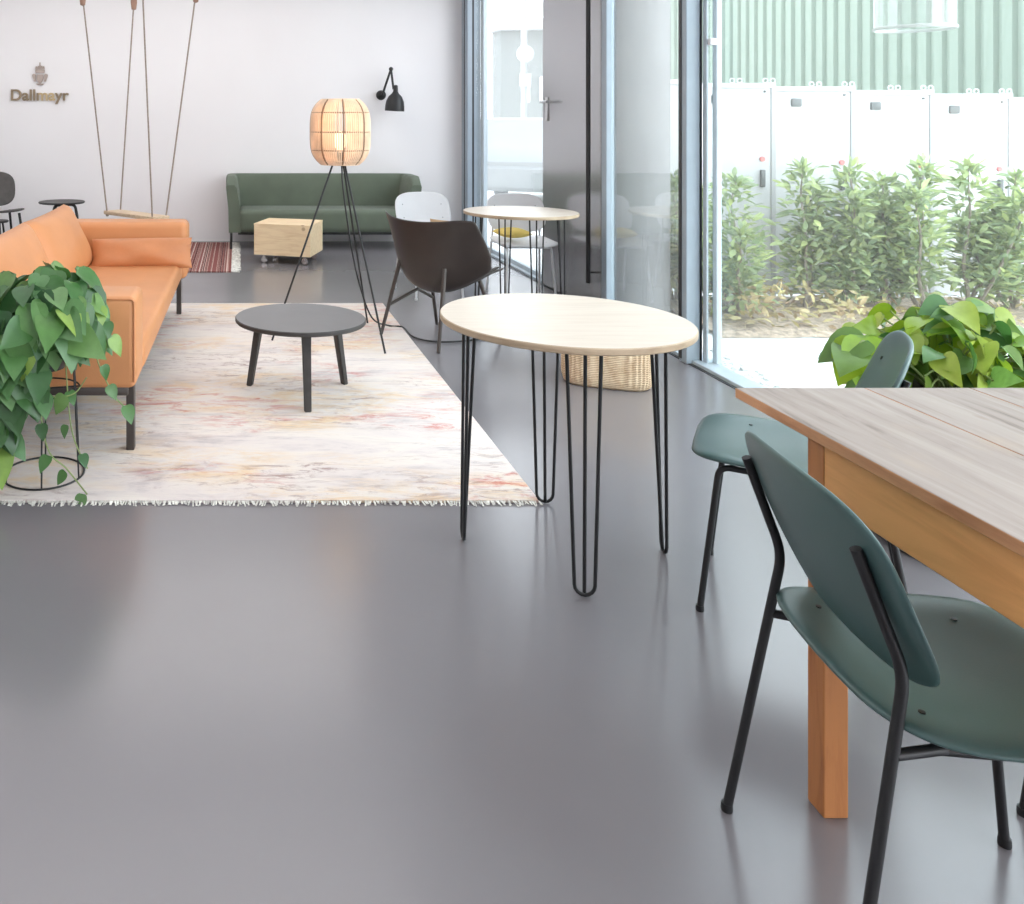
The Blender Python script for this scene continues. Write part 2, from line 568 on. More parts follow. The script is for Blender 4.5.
def frame_mtx(o, x, y):
    x = Vector(x).normalized()
    y = Vector(y)
    y = (y - x * y.dot(x)).normalized()
    z = x.cross(y)
    m = Matrix((x, y, z)).transposed().to_4x4()
    m.translation = Vector(o)
    return m

HEART = [(0.0, 0.0), (0.10, -0.09), (0.24, -0.12), (0.37, -0.04), (0.45, 0.12), (0.45, 0.30), (0.38, 0.52), (0.25, 0.75), (0.11, 0.95), (0.0, 1.10)]
LANCE = [(0.0, 0.0), (0.14, 0.25), (0.18, 0.5), (0.11, 0.8), (0.0, 1.0)]
def leaf(bm, pos, tip, nrm, size, shape=HEART, fold=0.22, droop=0.25, mi=0):
    tip = tip.normalized()
    nrm = (nrm - tip * nrm.dot(tip))
    if nrm.length < 1e-4:
        nrm = Vector((0, 0, 1)).cross(tip)
    nrm.normalize()
    side = tip.cross(nrm)
    def P(x, y):
        z = abs(x) * fold - droop * y * y
        return pos + (side * x + tip * y + nrm * z) * size
    mid = [bm.verts.new(P(0, y)) for (_, y) in shape]
    for s in (1, -1):
        edge = [mid[0]] + [bm.verts.new(P(s * x, y)) for (x, y) in shape[1:-1]] + [mid[-1]]
        for i in range(len(shape) - 1):
            q = [mid[i], edge[i], edge[i + 1], mid[i + 1]]
            q = [v for k, v in enumerate(q) if v not in q[:k]]
            if len(q) > 2:
                f = bm.faces.new(q if s > 0 else q[::-1])
                f.material_index = mi

def rdir(rnd):
    while True:
        v = Vector((rnd.uniform(-1, 1), rnd.uniform(-1, 1), rnd.uniform(-1, 1)))
        if 0.1 < v.length < 1:
            return v.normalized()

# ------------------------------------------------------------------ camera
cam = bpy.data.cameras.new('camera')
cam.sensor_width = 36.0
cam.sensor_fit = 'HORIZONTAL'
cam.lens = F / 1024.0 * 36.0
cam.shift_x = (512 - CX) / 1024.0
cam.shift_y = -(452 - CY) / 1024.0
cam.clip_start = 0.05
co = bpy.data.objects.new('camera', cam)
co.location = (0, 0, H)
co.rotation_euler = (R(90), 0, 0)
COL.objects.link(co)
scene.camera = co

# ------------------------------------------------------------------ room
WX = 2.6            # glazed side
CEIL = 3.3
def build_room():
    b = new(); box(b, -5.0, WX, -3.0, 10.0, -0.1, 0.0)
    struct(obj('floor', b, M['floor'], smooth=False))
    b = new(); box(b, -5.2, WX + 0.12, -3.2, 10.2, CEIL, CEIL + 0.2)
    struct(obj('ceiling', b, M['ceiling'], smooth=False))
    b = new(); box(b, -5.2, WX + 0.12, 10.0, 10.2, -0.1, CEIL)
    struct(obj('wall_back', b, M['wall'], smooth=False))
    b = new(); box(b, -5.2, -5.0, -3.2, 10.0, -0.1, CEIL)
    struct(obj('wall_left', b, M['wall'], smooth=False))
    b = new(); box(b, -5.0, WX + 0.12, -3.2, -3.0, -0.1, CEIL)
    struct(obj('wall_front', b, M['wall'], smooth=False))
    b = new(); box(b, WX - 0.02, WX + 0.12, -3.0, 10.0, CEIL - 0.25, CEIL)
    struct(obj('wall_right', b, M['frame'], smooth=False))
    # sill along the glazing
    b = new(); box(b, WX + 0.015, WX + 0.14, -3.0, 10.0, -0.1, 0.022, 0.003, 1)
    struct(obj('trim_1', b, M['frame_light'], smooth=False))
    b = new(); box(b, WX - 0.006, WX + 0.015, -3.0, 10.0, -0.1, 0.004)
    struct(obj('trim_2', b, M['framedark'], smooth=False))
    top = CEIL - 0.25
    # window 1: far left pane
    w = struct(thing('window_1', '', ''))
    for k in ('label', 'category'):
        del w[k]
    b = new()
    box(b, WX - 0.0, WX + 0.15, 9.75, 10.0, 0, top, 0.004, 1)
    box(b, WX + 0.15, WX + 0.19, 9.62, 9.75, 0, top)
    obj('window_frame', b, M['frame'], w, smooth=False)
    b = new()
    box(b, WX - 0.004, WX + 0.01, 9.86, 9.885, 0, top)
    box(b, WX + 0.055, WX + 0.075, 9.746, 9.752, 0, top)
    obj('gasket', b, M['framedark'], w, smooth=False)
    b = new()
    box(b, WX + 0.055, WX + 0.095, 9.30, 9.36, 0.02, top)
    box(b, WX + 0.055, WX + 0.095, 7.34, 7.38, 0.02, top)
    box(b, WX + 0.055, WX + 0.095, 7.38, 9.30, 0.02, 0.06)
    obj('sash', b, M['frame_light'], w, smooth=False)
    b = new(); box(b, WX + 0.07, WX + 0.078, 7.36, 9.62, 0.06, top)
    obj('glass', b, M['paneleft'], w, smooth=False)
    # door 1: dark metal leaf
    d = struct(thing('door_1', '', ''))
    for k in ('label', 'category'):
        del d[k]
    b = new(); box(b, WX, WX + 0.07, 6.13, 7.34, 0.01, top, 0.004, 1)
    obj('door_leaf', b, M['doorpanel'], d, smooth=False)
    b = new()
    tube(b, [(WX - 0.055, 6.25, 0.223), (WX - 0.055, 6.25, 2.75)], 0.016, 12)
    pb = obj('pull_bar', b, M['black'], d)
    for z in (0.30, 2.65):
        b = new(); tube(b, [(WX - 0.055, 6.25, z), (WX + 0.005, 6.25, z)], 0.008, 10)
        obj('bracket', b, M['black'], pb)
    b = new()
    box(b, WX - 0.012, WX, 7.20, 7.25, 1.40, 1.60, 0.004, 2)
    tube(b, fillet([(WX, 7.225, 1.56), (WX - 0.06, 7.225, 1.56), (WX - 0.06, 7.07, 1.56)], 0.02), 0.011, 10)
    obj('lever_handle', b, M['chrome'], d)
    # window 2: narrow pane beside the column
    w = struct(thing('window_2', '', ''))
    for k in ('label', 'category'):
        del w[k]
    b = new(); box(b, WX - 0.01, WX + 0.05, 6.05, 6.13, 0, top, 0.004, 1)
    obj('post', b, M['frame'], w, smooth=False)
    b = new(); box(b, WX - 0.02, WX + 0.06, 4.95, 5.03, 0, top, 0.004, 1)
    obj('post', b, M['frame'], w, smooth=False)
    b = new(); box(b, WX - 0.024, WX - 0.018, 5.0, 5.03, 0.02, top); box(b, WX + 0.061, WX + 0.066, 4.94, 4.96, 0.02, top)
    box(b, WX + 0.05, WX + 0.055, 6.045, 6.06, 0.02, top)
    obj('gasket', b, M['framedark'], w, smooth=False)
    b = new(); box(b, WX + 0.02, WX + 0.028, 5.03, 6.05, 0.02, top)
    obj('glass', b, M['pane'], w, smooth=False)
    # window 3: big pane to the right with its slim leaf frame
    w = struct(thing('window_3', '', ''))
    for k in ('label', 'category'):
        del w[k]
    b = new()
    box(b, WX + 0.070, WX + 0.080, 4.90, 4.94, 0.02, top)
    box(b, WX + 0.108, WX + 0.140, 4.87, 4.91, 0.02, top, 0.003, 1)
    box(b, WX + 0.070, WX + 0.140, 1.40, 1.48, 0.02, top)
    obj('leaf_frame', b, M['frame_light'], w, smooth=False)
    b = new(); box(b, WX + 0.075, WX + 0.125, 4.868, 4.90, 1.83, 1.87, 0.004, 2)
    obj('lock_plate', b, M['whitemetal'], w, smooth=False)
    b = new(); box(b, WX + 0.080, WX + 0.108, 4.90, 4.908, 0.02, top)
    obj('glass', b, M['pane'], w, smooth=False)
    b = new(); box(b, WX + 0.116, WX + 0.124, 1.48, 4.88, 0.02, top)
    obj('glass', b, M['pane'], w, smooth=False)
build_room()

# ------------------------------------------------------------------ outdoors
def build_outdoors():
    b = new(); box(b, WX + 0.12, 9.2, -8.0, 60.0, -0.12, -0.02)
    struct(obj('pavement', b, M['paving'], smooth=False))
    b = new()
    nx, ny = 60, 14
    rnd = random.Random(4)
    hs = {}
    for i in range(nx + 1):
        for j in range(ny + 1):
            e = min(j, ny - j, 1)
            hs[i, j] = b.verts.new((3.15 + i * 5.6 / nx, 5.62 + j * 1.25 / ny + (0.02 * rnd.uniform(-1, 1)), -0.015 + e * rnd.uniform(0.015, 0.05)))
    for i in range(nx):
        for j in range(ny):
            b.faces.new((hs[i, j], hs[i + 1, j], hs[i + 1, j + 1], hs[i, j + 1]))
    struct(obj('planting_bed', b, M['soil']))
    # pebbles along the sill (uncountable)
    b = new()
    for k in range(520):
        x, y = rnd.uniform(2.75, 2.95), rnd.uniform(2.6, 5.6)
        s = rnd.uniform(0.012, 0.028)
        m = Matrix.Translation((x, y, -0.02 + s * 0.4)) @ Matrix.Rotation(rnd.uniform(0, 6), 4, 'Z') @ Matrix.Diagonal((s * 1.3, s, s * 0.7, 1))
        bmesh.ops.create_icosphere(b, subdivisions=1, radius=1.0, matrix=m)
    o = obj('gravel', b, M['gravel'])
    o['kind'] = 'stuff'; o['label'] = 'pale pebbles along the outer window sill'; o['category'] = 'gravel'
    # dry undergrowth
    b = new()
    for k in range(900):
        x = 3.3 + abs(rnd.gauss(0, 1.3)); y = rnd.uniform(5.66, 6.6)
        if x > 8.4: continue
        p = Vector((x, y, rnd.uniform(0.0, 0.10 if x > 4.3 else 0.22)))
        d = rdir(rnd); d.z = abs(d.z) * 0.6 + 0.1
        leaf(b, p, d, rdir(rnd) + Vector((0, 0, 1)), rnd.uniform(0.04, 0.09), LANCE)
    o = obj('undergrowth', b, M['dryleaf'])
    o['kind'] = 'stuff'; o['label'] = 'dry yellowish undergrowth and fallen leaves under the shrubs'; o['category'] = 'undergrowth'
    # concrete column
    b = new(); lathe(b, [(0.208, -0.05), (0.208, 3.6)], 64)
    tag(obj('concrete_column', b, M['concrete'], loc=(2.95, 6.33, 0)), 'round bare concrete column standing outside the narrow window', 'column')
    # white fence panels, top edge falling slightly to the right
    W = 0.652
    D = 6.92
    x0 = (695 - CX) * D / F
    names = ['white fence panel glimpsed between concrete column and grey window post',
             'white fence panel just right of the slim glass door frame',
             'white fence panel third from the concrete column, shrubs in front',
             'white fence panel fourth from the concrete column, below the glass pendant lamp',
             'white fence panel fifth from the concrete column, behind the tallest shrubs',
             'white fence panel cut off by the right edge of the photo']
    def panel(label):
        t = thing('fence_panel', label, 'fence panel', group='white fence panels behind the shrubs')
        b = new(); box(b, 0.0, W - 0.03, -0.02, 0.02, 0.02, 1.68, 0.004, 1)
        obj('panel', b, M['fence'], t, smooth=False)
        b = new(); box(b, W - 0.045, W - 0.005, -0.03, 0.03, -0.02, 1.70, 0.004, 1)
        obj('post', b, M['fencegrey'], t, smooth=False)
        b = new(); box(b, -0.005, W - 0.03, -0.035, 0.035, 1.655, 1.695, 0.006, 2)
        obj('top_rail', b, M['fence'], t, smooth=False)
        b = new(); box(b, 0.13, 0.21, -0.036, -0.02, 1.535, 1.60, 0.006, 2)
        obj('latch', b, M['latch'], t)
        b = new()
        lathe(b, [(0.0, 0.0), (0.020, 0.0), (0.020, 0.014), (0, 0.014)], 20)
        bmesh.ops.transform(b, matrix=Matrix.Translation((W - 0.115, -0.02, 1.085)) @ Matrix.Rotation(R(90), 4, 'X'), verts=b.verts)
        obj('badge', b, M['red'], t)
        b = new(); box(b, W - 0.135, W - 0.10, -0.05, -0.02, 0.86, 1.0, 0.008, 2)
        obj('handle', b, M['latch'], t)
        b = new(); box(b, W - 0.10, W - 0.085, -0.03, -0.02, 1.62, 1.635)
        obj('stud', b, M['latch'], t)
        for cx in (W - 0.075, W - 0.015, 0.31, 0.37):
            b = new(); tube(b, [(cx + 0.019 * math.cos(a), 0, 1.715 + 0.019 * math.sin(a)) for a in [2 * PI * j / 14 for j in range(14)]], 0.005, 6, True)
            obj('wire_loop', b, M['fence'], t)
        return t
    first = None
    for i, lb in enumerate(names):
        loc = (x0 + (i - 1) * W, D + 0.018 * i, -0.028 * (i - 1) + 0.01)
        if i == 0:
            first = panel(lb); first.location = loc
        else:
            dup(first, loc, 0, lb)
    # green corrugated hall
    b = new()
    X = 9.0
    y = 7.0
    prof = []
    while y < 20.0:
        prof += [(X, y), (X, y + 0.13), (X + 0.045, y + 0.155), (X + 0.045, y + 0.225)]
        y += 0.25
    lo = [b.verts.new((px, py, -0.1)) for px, py in prof]
    hi = [b.verts.new((px, py, 6.0)) for px, py in prof]
    for i in range(len(prof) - 1):
        b.faces.new((lo[i], lo[i + 1], hi[i + 1], hi[i]))
    tag(obj('corrugated_hall', b, M['cladding'], smooth=False), 'pale green corrugated metal hall wall rising behind white fence', 'building')
    # shrubs
    def shrub(px, ytop, ybase, w, seed, label, depth=None):
        rnd = random.Random(seed)
        d = depth or 6.22 + rnd.uniform(-0.12, 0.12)
        base = at(px, 0, d); base.z = 0.0
        h = H - (ytop - CY) * d / F
        t = thing('laurel_shrub', label, 'shrub', (base.x, base.y, -0.01), group='row of laurel shrubs along the fence')
        bs = new(); bl = new()
        n = rnd.choice((3, 4, 4))
        for s in range(n):
            a = rnd.uniform(0, 6.28)
            hh = h * (1.0 if s == 0 else rnd.uniform(0.62, 0.92))
            lean = 0.02 if s == 0 else rnd.uniform(0.3, 0.8) * w
            p = [Vector((0.02 * math.cos(a), 0.02 * math.sin(a), 0))]
            for k in range(1, 7):
                u = k / 6
                p.append(Vector((math.cos(a) * lean * u ** 0.7 + rnd.uniform(-.02, .02), math.sin(a) * lean * u ** 0.7 * 0.7 + rnd.uniform(-.02, .02), hh * u * 0.97)))
            pp = smooth_path(p, 4)
            tube(bs, pp, [0.016 * (1 - 0.8 * i / len(pp)) for i in range(len(pp))], 6)
            for k in range(300):
                u = rnd.uniform(0.17, 1.0) ** 0.85
                q = pp[min(len(pp) - 1, int(u * len(pp)))]
                spread = w * 0.62 * (0.35 + 0.65 * math.sin(PI * min(1, 0.12 + u * 0.86)) ** 0.8) * (0.5 if s else 0.62)
                off = rdir(rnd) * spread * rnd.random() ** 0.6
                off.z *= 0.6
                out = off.normalized() if off.length > 1e-3 else rdir(rnd)
                tip = out + Vector((0, 0, 0.45)) + rdir(rnd) * 0.5
                leaf(bl, q + off, tip, Vector((0, 0, 1)) + rdir(rnd) * 0.7, rnd.uniform(0.06, 0.115), LANCE, 0.15, 0.25)
            for k in range(16):
                tip = Vector((rnd.uniform(-1, 1), rnd.uniform(-1, 1), rnd.uniform(0.4, 1.2)))
                leaf(bl, pp[-1] - Vector((0, 0, rnd.uniform(0, 0.07))), tip, rdir(rnd) + Vector((0, 0, 1)), rnd.uniform(0.06, 0.09), LANCE, 0.15, 0.3)
        obj('stems', bs, M['bark'], t)
        obj('foliage', bl, M['shrubleaf'], t)
    ordn = ['leafy laurel shrub peeking out between column and window post',
            'laurel shrub nearest the slim glass door frame, with dry growth below',
            'laurel shrub second from the slim glass door frame',
            'laurel shrub third from the slim glass door frame',
            'laurel shrub fourth from the slim glass door frame',
            'laurel shrub fifth from the slim glass door frame, one of the tallest',
            'tall bushy laurel shrub rising behind the lime leaved potted plant',
            'laurel shrub at the far right edge of the photo']
    for i, (px, yt, yb, w) in enumerate([(676, 172, 312, 0.30), (738, 176, 312, 0.52), (806, 164, 316, 0.5), (849, 166, 312, 0.42), (882, 174, 312, 0.44), (924, 160, 312, 0.46), (968, 158, 312, 0.5), (1018, 170, 312, 0.5)]):
        shrub(px, yt, yb, w, 20 + i, ordn[i], 6.62 if i == 0 else None)
    # street seen through the far left pane
    def car(name, loc, rz, label, s=1.0):
        t = thing(name, label, 'car', loc, rz)
        b = new()
        prof = [(-2.1, .35), (-2.15, .75), (-1.95, .95), (-1.5, 1.02), (-0.95, 1.42), (0.45, 1.46), (1.15, 1.0), (1.95, .88), (2.15, .7), (2.15, .35)]
        L = [b.verts.new((x * s, -0.85 * s * (0.86 if z > 1.2 else 1), z * s)) for x, z in prof]
        Rr = [b.verts.new((x * s, 0.85 * s * (0.86 if z > 1.2 else 1), z * s)) for x, z in prof]
        for i in range(len(prof)):
            k = (i + 1) % len(prof)
            b.faces.new((L[i], L[k], Rr[k], Rr[i]))
        b.faces.new(L[::-1]); b.faces.new(Rr)
        bmesh.ops.bevel(b, geom=list(b.edges), offset=0.06, segments=2, affect='EDGES')
        obj('car_body', b, M['carwhite'], t)
        for sd in (-1, 1):
            b = new()
            ys = sd * 0.80 * s
            for q in ([(-1.3, 1.05), (-0.9, 1.36), (-0.3, 1.38), (-0.3, 1.05)], [(-0.22, 1.05), (-0.22, 1.38), (0.4, 1.39), (0.95, 1.05)]):
                vs = [b.verts.new((x * s, ys + sd * (0.055 if z < 1.2 else -0.055) * s, z * s)) for x, z in q]
                b.faces.new(vs)
            obj('side_window', b, M['carglass'], t, smooth=False)
            for wx in (-1.3, 1.35):
                b = new()
                lathe(b, [(0.12, -0.1), (0.33, -0.1), (0.34, -0.06), (0.34, 0.06), (0.33, 0.1), (0.12, 0.1)], 24)
                bmesh.ops.transform(b, matrix=Matrix.Translation((wx * s, sd * 0.78 * s, 0.34 * s)) @ Matrix.Rotation(R(90), 4, 'X'), verts=b.verts)
                obj('wheel', b, M['tyre'], t)
        b = new()
        vs = [b.verts.new((x * s, y * s, z * s)) for x, y, z in ((0.57, -0.68, 1.41), (0.57, 0.68, 1.41), (1.13, 0.76, 1.045), (1.13, -0.76, 1.045))]
        b.faces.new(vs)
        obj('windscreen', b, M['carglass'], t, smooth=False)
        return t
    car('parked_car', (7.6, 24.5, 0), R(75), 'pale white car parked far up the street, seen through far pane')
    car('parked_car', (5.0, 14.6, 0), R(62), 'white car parked close outside, above the white chair at the window')
    t = thing('street_building', 'pale grey street building with flat roof seen through far pane', 'building', (14.5, 38, 0))
    b = new(); box(b, -3.2, 8, -1, 0.2, -0.1, 5.3)
    obj('facade', b, M['building'], t, smooth=False)
    b = new(); box(b, -3.4, 8.4, -1.6, 0.4, 5.3, 5.75)
    obj('roof', b, M['buildingroof'], t, smooth=False)
    for i in range(3):
        b = new(); box(b, -2.3 + i * 0.75, -1.95 + i * 0.75, -1.06, -1.0, 2.2, 3.3)
        obj('window', b, M['signwhite'], t, smooth=False)
    t = thing('street_lamp_post', 'white lamp post with round sign on the street outside', 'lamp post', (6.62, 19.9, 0))
    b = new(); tube(b, [(0, 0, 0), (0, 0, 5.5)], 0.07, 12)
    obj('pole', b, M['signwhite'], t)
    b = new()
    lathe(b, [(0, -0.02), (0.2, -0.02), (0.2, 0.02), (0, 0.02)], 28)
    bmesh.ops.transform(b, matrix=Matrix.Translation((0, -0.09, 2.95)) @ Matrix.Rotation(R(90), 4, 'X'), verts=b.verts)
    obj('round_sign', b, M['signwhite'], t)
    b = new(); box(b, -0.13, 0.13, -0.11, -0.07, 2.2, 2.5)
    obj('plate', b, M['signwhite'], t, smooth=False)
build_outdoors()

# ------------------------------------------------------------------ rugs
def build_rugs():
    t = thing('area_rug', 'large distressed cream rug with faded pink and gold pattern', 'rug')
    b = new(); box(b, -2.3, 1.105, 3.15, 6.56, 0.0, 0.012, 0.004, 2)
    obj('pile', b, M['rug'], t)
    rnd = random.Random(1)
    for yy, s in ((3.15, -1), (6.56, 1)):
        b = new()
        x = -2.3
        while x < 1.10:
            l = rnd.uniform(0.012, 0.034)
            w = rnd.uniform(0.004, 0.008)
            dx = rnd.uniform(-0.012, 0.012)
            z = rnd.uniform(0.004, 0.009)
            vs = [b.verts.new(p) for p in ((x, yy - s * 0.004, 0.010), (x + w, yy - s * 0.004, 0.010), (x + w + dx, yy + s * l, z * 0.5), (x + dx, yy + s * l, z * 0.5))]
            b.faces.new(vs)
            x += rnd.uniform(0.006, 0.011)
        obj('fringe', b, M['fringe'], t, smooth=False)['label'] = 'short cotton fringe'
    t = thing('rag_rug', 'small red and cream striped rag rug by the green sofa', 'rug')
    b = new(); box(b, -1.7, -0.06, 7.95, 9.85, 0.0, 0.012, 0.004, 2)
    obj('weave', b, M['ragrug'], t)
    b = new()
    y = 7.95
    while y < 9.85:
        l = rnd.uniform(0.05, 0.09); dy = rnd.uniform(-.02, .02)
        tube(b, [(-0.065, y, 0.009), (-0.06 + l, y + dy, 0.006)], 0.005, 5)
        y += 0.018
    obj('fringe', b, M['fringe'], t)
build_rugs()

# ------------------------------------------------------------------ orange sofa
def build_orange_sofa():
    t = thing('orange_sofa', 'long cognac orange leather sofa on thin dark legs, standing on the cream rug', 'sofa', (-0.86, 4.95, 0.012), R(-0.66))
    L = 1.37
    fx = 0.455
    def part(name, *a, mat=M['orange'], **k):
        b = new(); box(b, *a, **k)
        return obj(name, b, mat, t, angle=60)
    part('base_frame', -0.44, fx - 0.04, -L + 0.03, L - 0.03, 0.235, 0.275, 0.005, 1, mat=M['brownleg'])
    for x in (-0.40, fx - 0.034):
        for y in (-L + 0.07, L - 0.12):
            b = new(); box(b, x - 0.017, x + 0.017, y - 0.022, y + 0.022, 0.0, 0.274, 0.003, 1)
            obj('leg', b, M['brownleg'], t, smooth=False)
    part('seat', -0.40, fx, -L + 0.26, L - 0.26, 0.272, 0.405, bev=0.035, seg=4)
    part('armrest', -0.47, fx - 0.005, -L, -L + 0.27, 0.272, 0.655, bev=0.03, seg=4)
    # far armrest, its top a little crushed
    b = new(); box(b, -0.47, fx + 0.035, L - 0.27, L, 0.272, 0.675, 0.045, 5)
    obj('armrest', b, M['orange'], t, angle=60)
    part('backrest', -0.49, -0.30, -L, L, 0.272, 0.66, bev=0.03, seg=4)
    for i in range(2):
        y0 = -L + 0.28 + i * 1.085
        b = new()
        m = frame_mtx((-0.285, y0 + 0.55, 0.588), (0, 1, 0), (-0.44, 0, 1))
        cushion(b, 1.10, 0.47, 0.23, m, p=7, wob=0.04, seed=i, k=18)
        obj('back_cushion', b, M['orange'], t, angle=80)
    # seams along near armrest
    b = new()
    tube(b, fillet([(fx - 0.012, -L + 0.004, 0.30), (fx - 0.012, -L + 0.004, 0.645), (-0.44, -L + 0.012, 0.647)], 0.02), 0.004, 6)
    obj('seam', b, M['orange2'], t)
    b = new()
    m = frame_mtx((-0.66, 5.90, 0.492), (1, 0.04, 0.012), (0.10, 0.62, 1))
    cushion(b, 0.69, 0.225, 0.16, m, p=4.5, wob=0.14, seed=5, k=22)
    o = obj('lumbar_pillow', b, M['orange2'], angle=80)
    tag(o, 'slouching orange leather lumbar pillow lying on the orange sofa against its far arm', 'pillow')
build_orange_sofa()

# ------------------------------------------------------------------ pothos on wire stand
def build_pothos():
    c = Vector((-0.765, 3.385, 0.012))
    t = thing('wire_plant_stand', 'tapered black wire plant stand in front of the orange sofa', 'plant stand', c)
    def ring(r, z, rad=0.0035, n=40):
        b = new()
        tube(b, [(r * math.cos(2 * PI * j / n), r * math.sin(2 * PI * j / n), z) for j in range(n)], rad, 8, True)
        return b
    obj('base_ring', ring(0.158, 0.004, 0.004), M['black'], t)
    obj('middle_ring', ring(0.140, 0.335), M['black'], t)
    obj('top_ring', ring(0.128, 0.56), M['black'], t)
    for k in range(6):
        a = 2 * PI * k / 6 - 0.35
        b = new()
        tube(b, [(0.158 * math.cos(a), 0.158 * math.sin(a), 0.004), (0.128 * math.cos(a), 0.128 * math.sin(a), 0.56)], 0.0035, 8)
        obj('rod', b, M['black'], t)
    b = new()
    for a in (0.25, PI / 2 + 0.25):
        tube(b, [(0.139 * math.cos(a), 0.139 * math.sin(a), 0.335), (-0.139 * math.cos(a), -0.139 * math.sin(a), 0.335)], 0.0035, 8)
    obj('crossbars', b, M['black'], t)
    p = thing('trailing_pothos', 'bushy green pothos with trailing vines in a black pot on the wire stand', 'potted plant', c + Vector((0, 0, 0.0)))
    b = new(); lathe(b, [(0.0, 0.42), (0.085, 0.42), (0.115, 0.60), (0.122, 0.60), (0.122, 0.615), (0.108, 0.615), (0.10, 0.58), (0, 0.58)], 40)
    obj('pot', b, M['pot'], p)
    rnd = random.Random(12)
    b = new(); v = new()
    ce = Vector((0.0, -0.02, 0.64))
    # crown
    for k in range(250):
        d = rdir(rnd)
        if d.z < -0.45: continue
        rr = Vector((0.25, 0.23, 0.185))
        s = rnd.uniform(0.62, 1.0)
        q = ce + Vector((d.x * rr.x, d.y * rr.y, d.z * rr.z)) * s
        tip = Vector((d.x, d.y, 0)) * 0.7 + Vector((0, 0, -0.75)) + rdir(rnd) * 0.55
        n = d + Vector((0, -0.25, 0.5)) + rdir(rnd) * 0.4
        leaf(b, q, tip, n, rnd.uniform(0.085, 0.15), HEART, rnd.uniform(0.1, 0.35), rnd.uniform(0.1, 0.35))
    # trailing vines: local polylines
    def vine(pts, every=0.042, s0=0.075, s1=0.125, thick=0.0028):
        pp = smooth_path(pts, 8)
        tube(v, pp, thick, 6)
        acc = 0.0
        for i in range(1, len(pp)):
            acc += (pp[i] - pp[i - 1]).length
            if acc > every:
                acc = rnd.uniform(-0.01, 0.015)
                out = Vector((rnd.uniform(-1, 1), -abs(rnd.uniform(0.3, 1.2)), 0))
                leaf(b, pp[i] + out * 0.02, out * 0.6 + Vector((0, 0, -0.9)) + rdir(rnd) * 0.35, out + Vector((0, -0.5, 0.45)) + rdir(rnd) * .3, rnd.uniform(s0, s1), HEART, rnd.uniform(0.1, 0.3), rnd.uniform(0.1, 0.3))
    for k in range(17):
        x = -0.27 + 0.018 * k + rnd.uniform(-0.02, 0.02)
        ln = rnd.uniform(0.16, 0.40) if k > 5 else rnd.uniform(0.04, 0.16)
        if k > 10: ln = rnd.uniform(0.30, 0.44)
        y = -0.19 + rnd.uniform(-0.02, 0.03)
        vine([(x * 0.6, -0.08, 0.66), (x, y, 0.56), (x + rnd.uniform(-.03, .03), y - 0.01, (0.56 + ln) / 2), (x + rnd.uniform(-.03, .03), y, ln)])
    for k in range(6):
        x = -0.28 + rnd.uniform(-0.03, 0.05)
        vine([(x * 0.6, 0.02, 0.66), (x, -0.05, 0.56), (x - 0.01, -0.06, 0.35), (x + rnd.uniform(-.02, .03), -0.06, rnd.uniform(0.1, 0.25))])
    # long sprigs reaching right
    vine([(0.10, -0.10, 0.66), (0.20, -0.14, 0.60), (0.245, -0.16, 0.47), (0.30, -0.16, 0.36), (0.335, -0.16, 0.32)], 0.085, 0.045, 0.06)
    vine([(0.02, -0.16, 0.55), (-0.02, -0.18, 0.40), (0.06, -0.19, 0.365), (0.15, -0.18, 0.37), (0.20, -0.17, 0.43)], 0.10, 0.06, 0.085)
    vine([(0.02, -0.14, 0.5), (0.03, -0.17, 0.28), (0.06, -0.17, 0.15), (0.12, -0.15, 0.08), (0.21, -0.22, 0.014)], 0.11, 0.04, 0.06)
    vine([(0.10, -0.08, 0.5), (0.12, -0.10, 0.28), (0.14, -0.10, 0.17), (0.19, -0.10, 0.06)], 0.12, 0.04, 0.055)
    vine([(0.08, -0.02, 0.70), (0.17, -0.05, 0.72), (0.22, -0.06, 0.66), (0.26, -0.06, 0.56), (0.255, -0.07, 0.50)], 0.06, 0.05, 0.075)
    obj('foliage', b, M['leaf'], p)
    obj('vines', v, M['vine'], p)
build_pothos()

# ------------------------------------------------------------------ coffee table
def build_coffee_table():
    t = thing('coffee_table', 'low round charcoal coffee table with three legs on the cream rug', 'table', (0.318, 4.39, 0.012))
    b = new(); disc_slab(b, 0.332, 0.366, 0.388, 0.004)
    obj('tabletop', b, [M['blacktop'], M['darkwood']], t)
    for (x, y) in ((0.333, 4.11), (0.062, 4.515), (0.548, 4.53)):
        fx, fy = x - 0.318, y - 4.39
        d = Vector((fx, fy, 0)).normalized()
        s = Vector((-d.y, d.x, 0))
        b = new()
        rings = []
        for z, rad, w, th in ((0.0, 0.285, 0.017, 0.014), (0.30, 0.235, 0.021, 0.018), (0.366, 0.222, 0.024, 0.020)):
            cc = d * rad + Vector((0, 0, z))
            rings.append([b.verts.new(cc + s * a * w + d * e * th) for a, e in ((-1, -1), (1, -1), (1, 1), (-1, 1))])
        for A, B in zip(rings, rings[1:]):
            for j in range(4):
                b.faces.new((A[j], A[(j + 1) % 4], B[(j + 1) % 4], B[j]))
        b.faces.new(rings[0][::-1]); b.faces.new(rings[-1])
        bmesh.ops.bevel(b, geom=list(b.edges), offset=0.004, segments=2, affect='EDGES')
        obj('leg', b, M['darkwood'], t)
build_coffee_table()

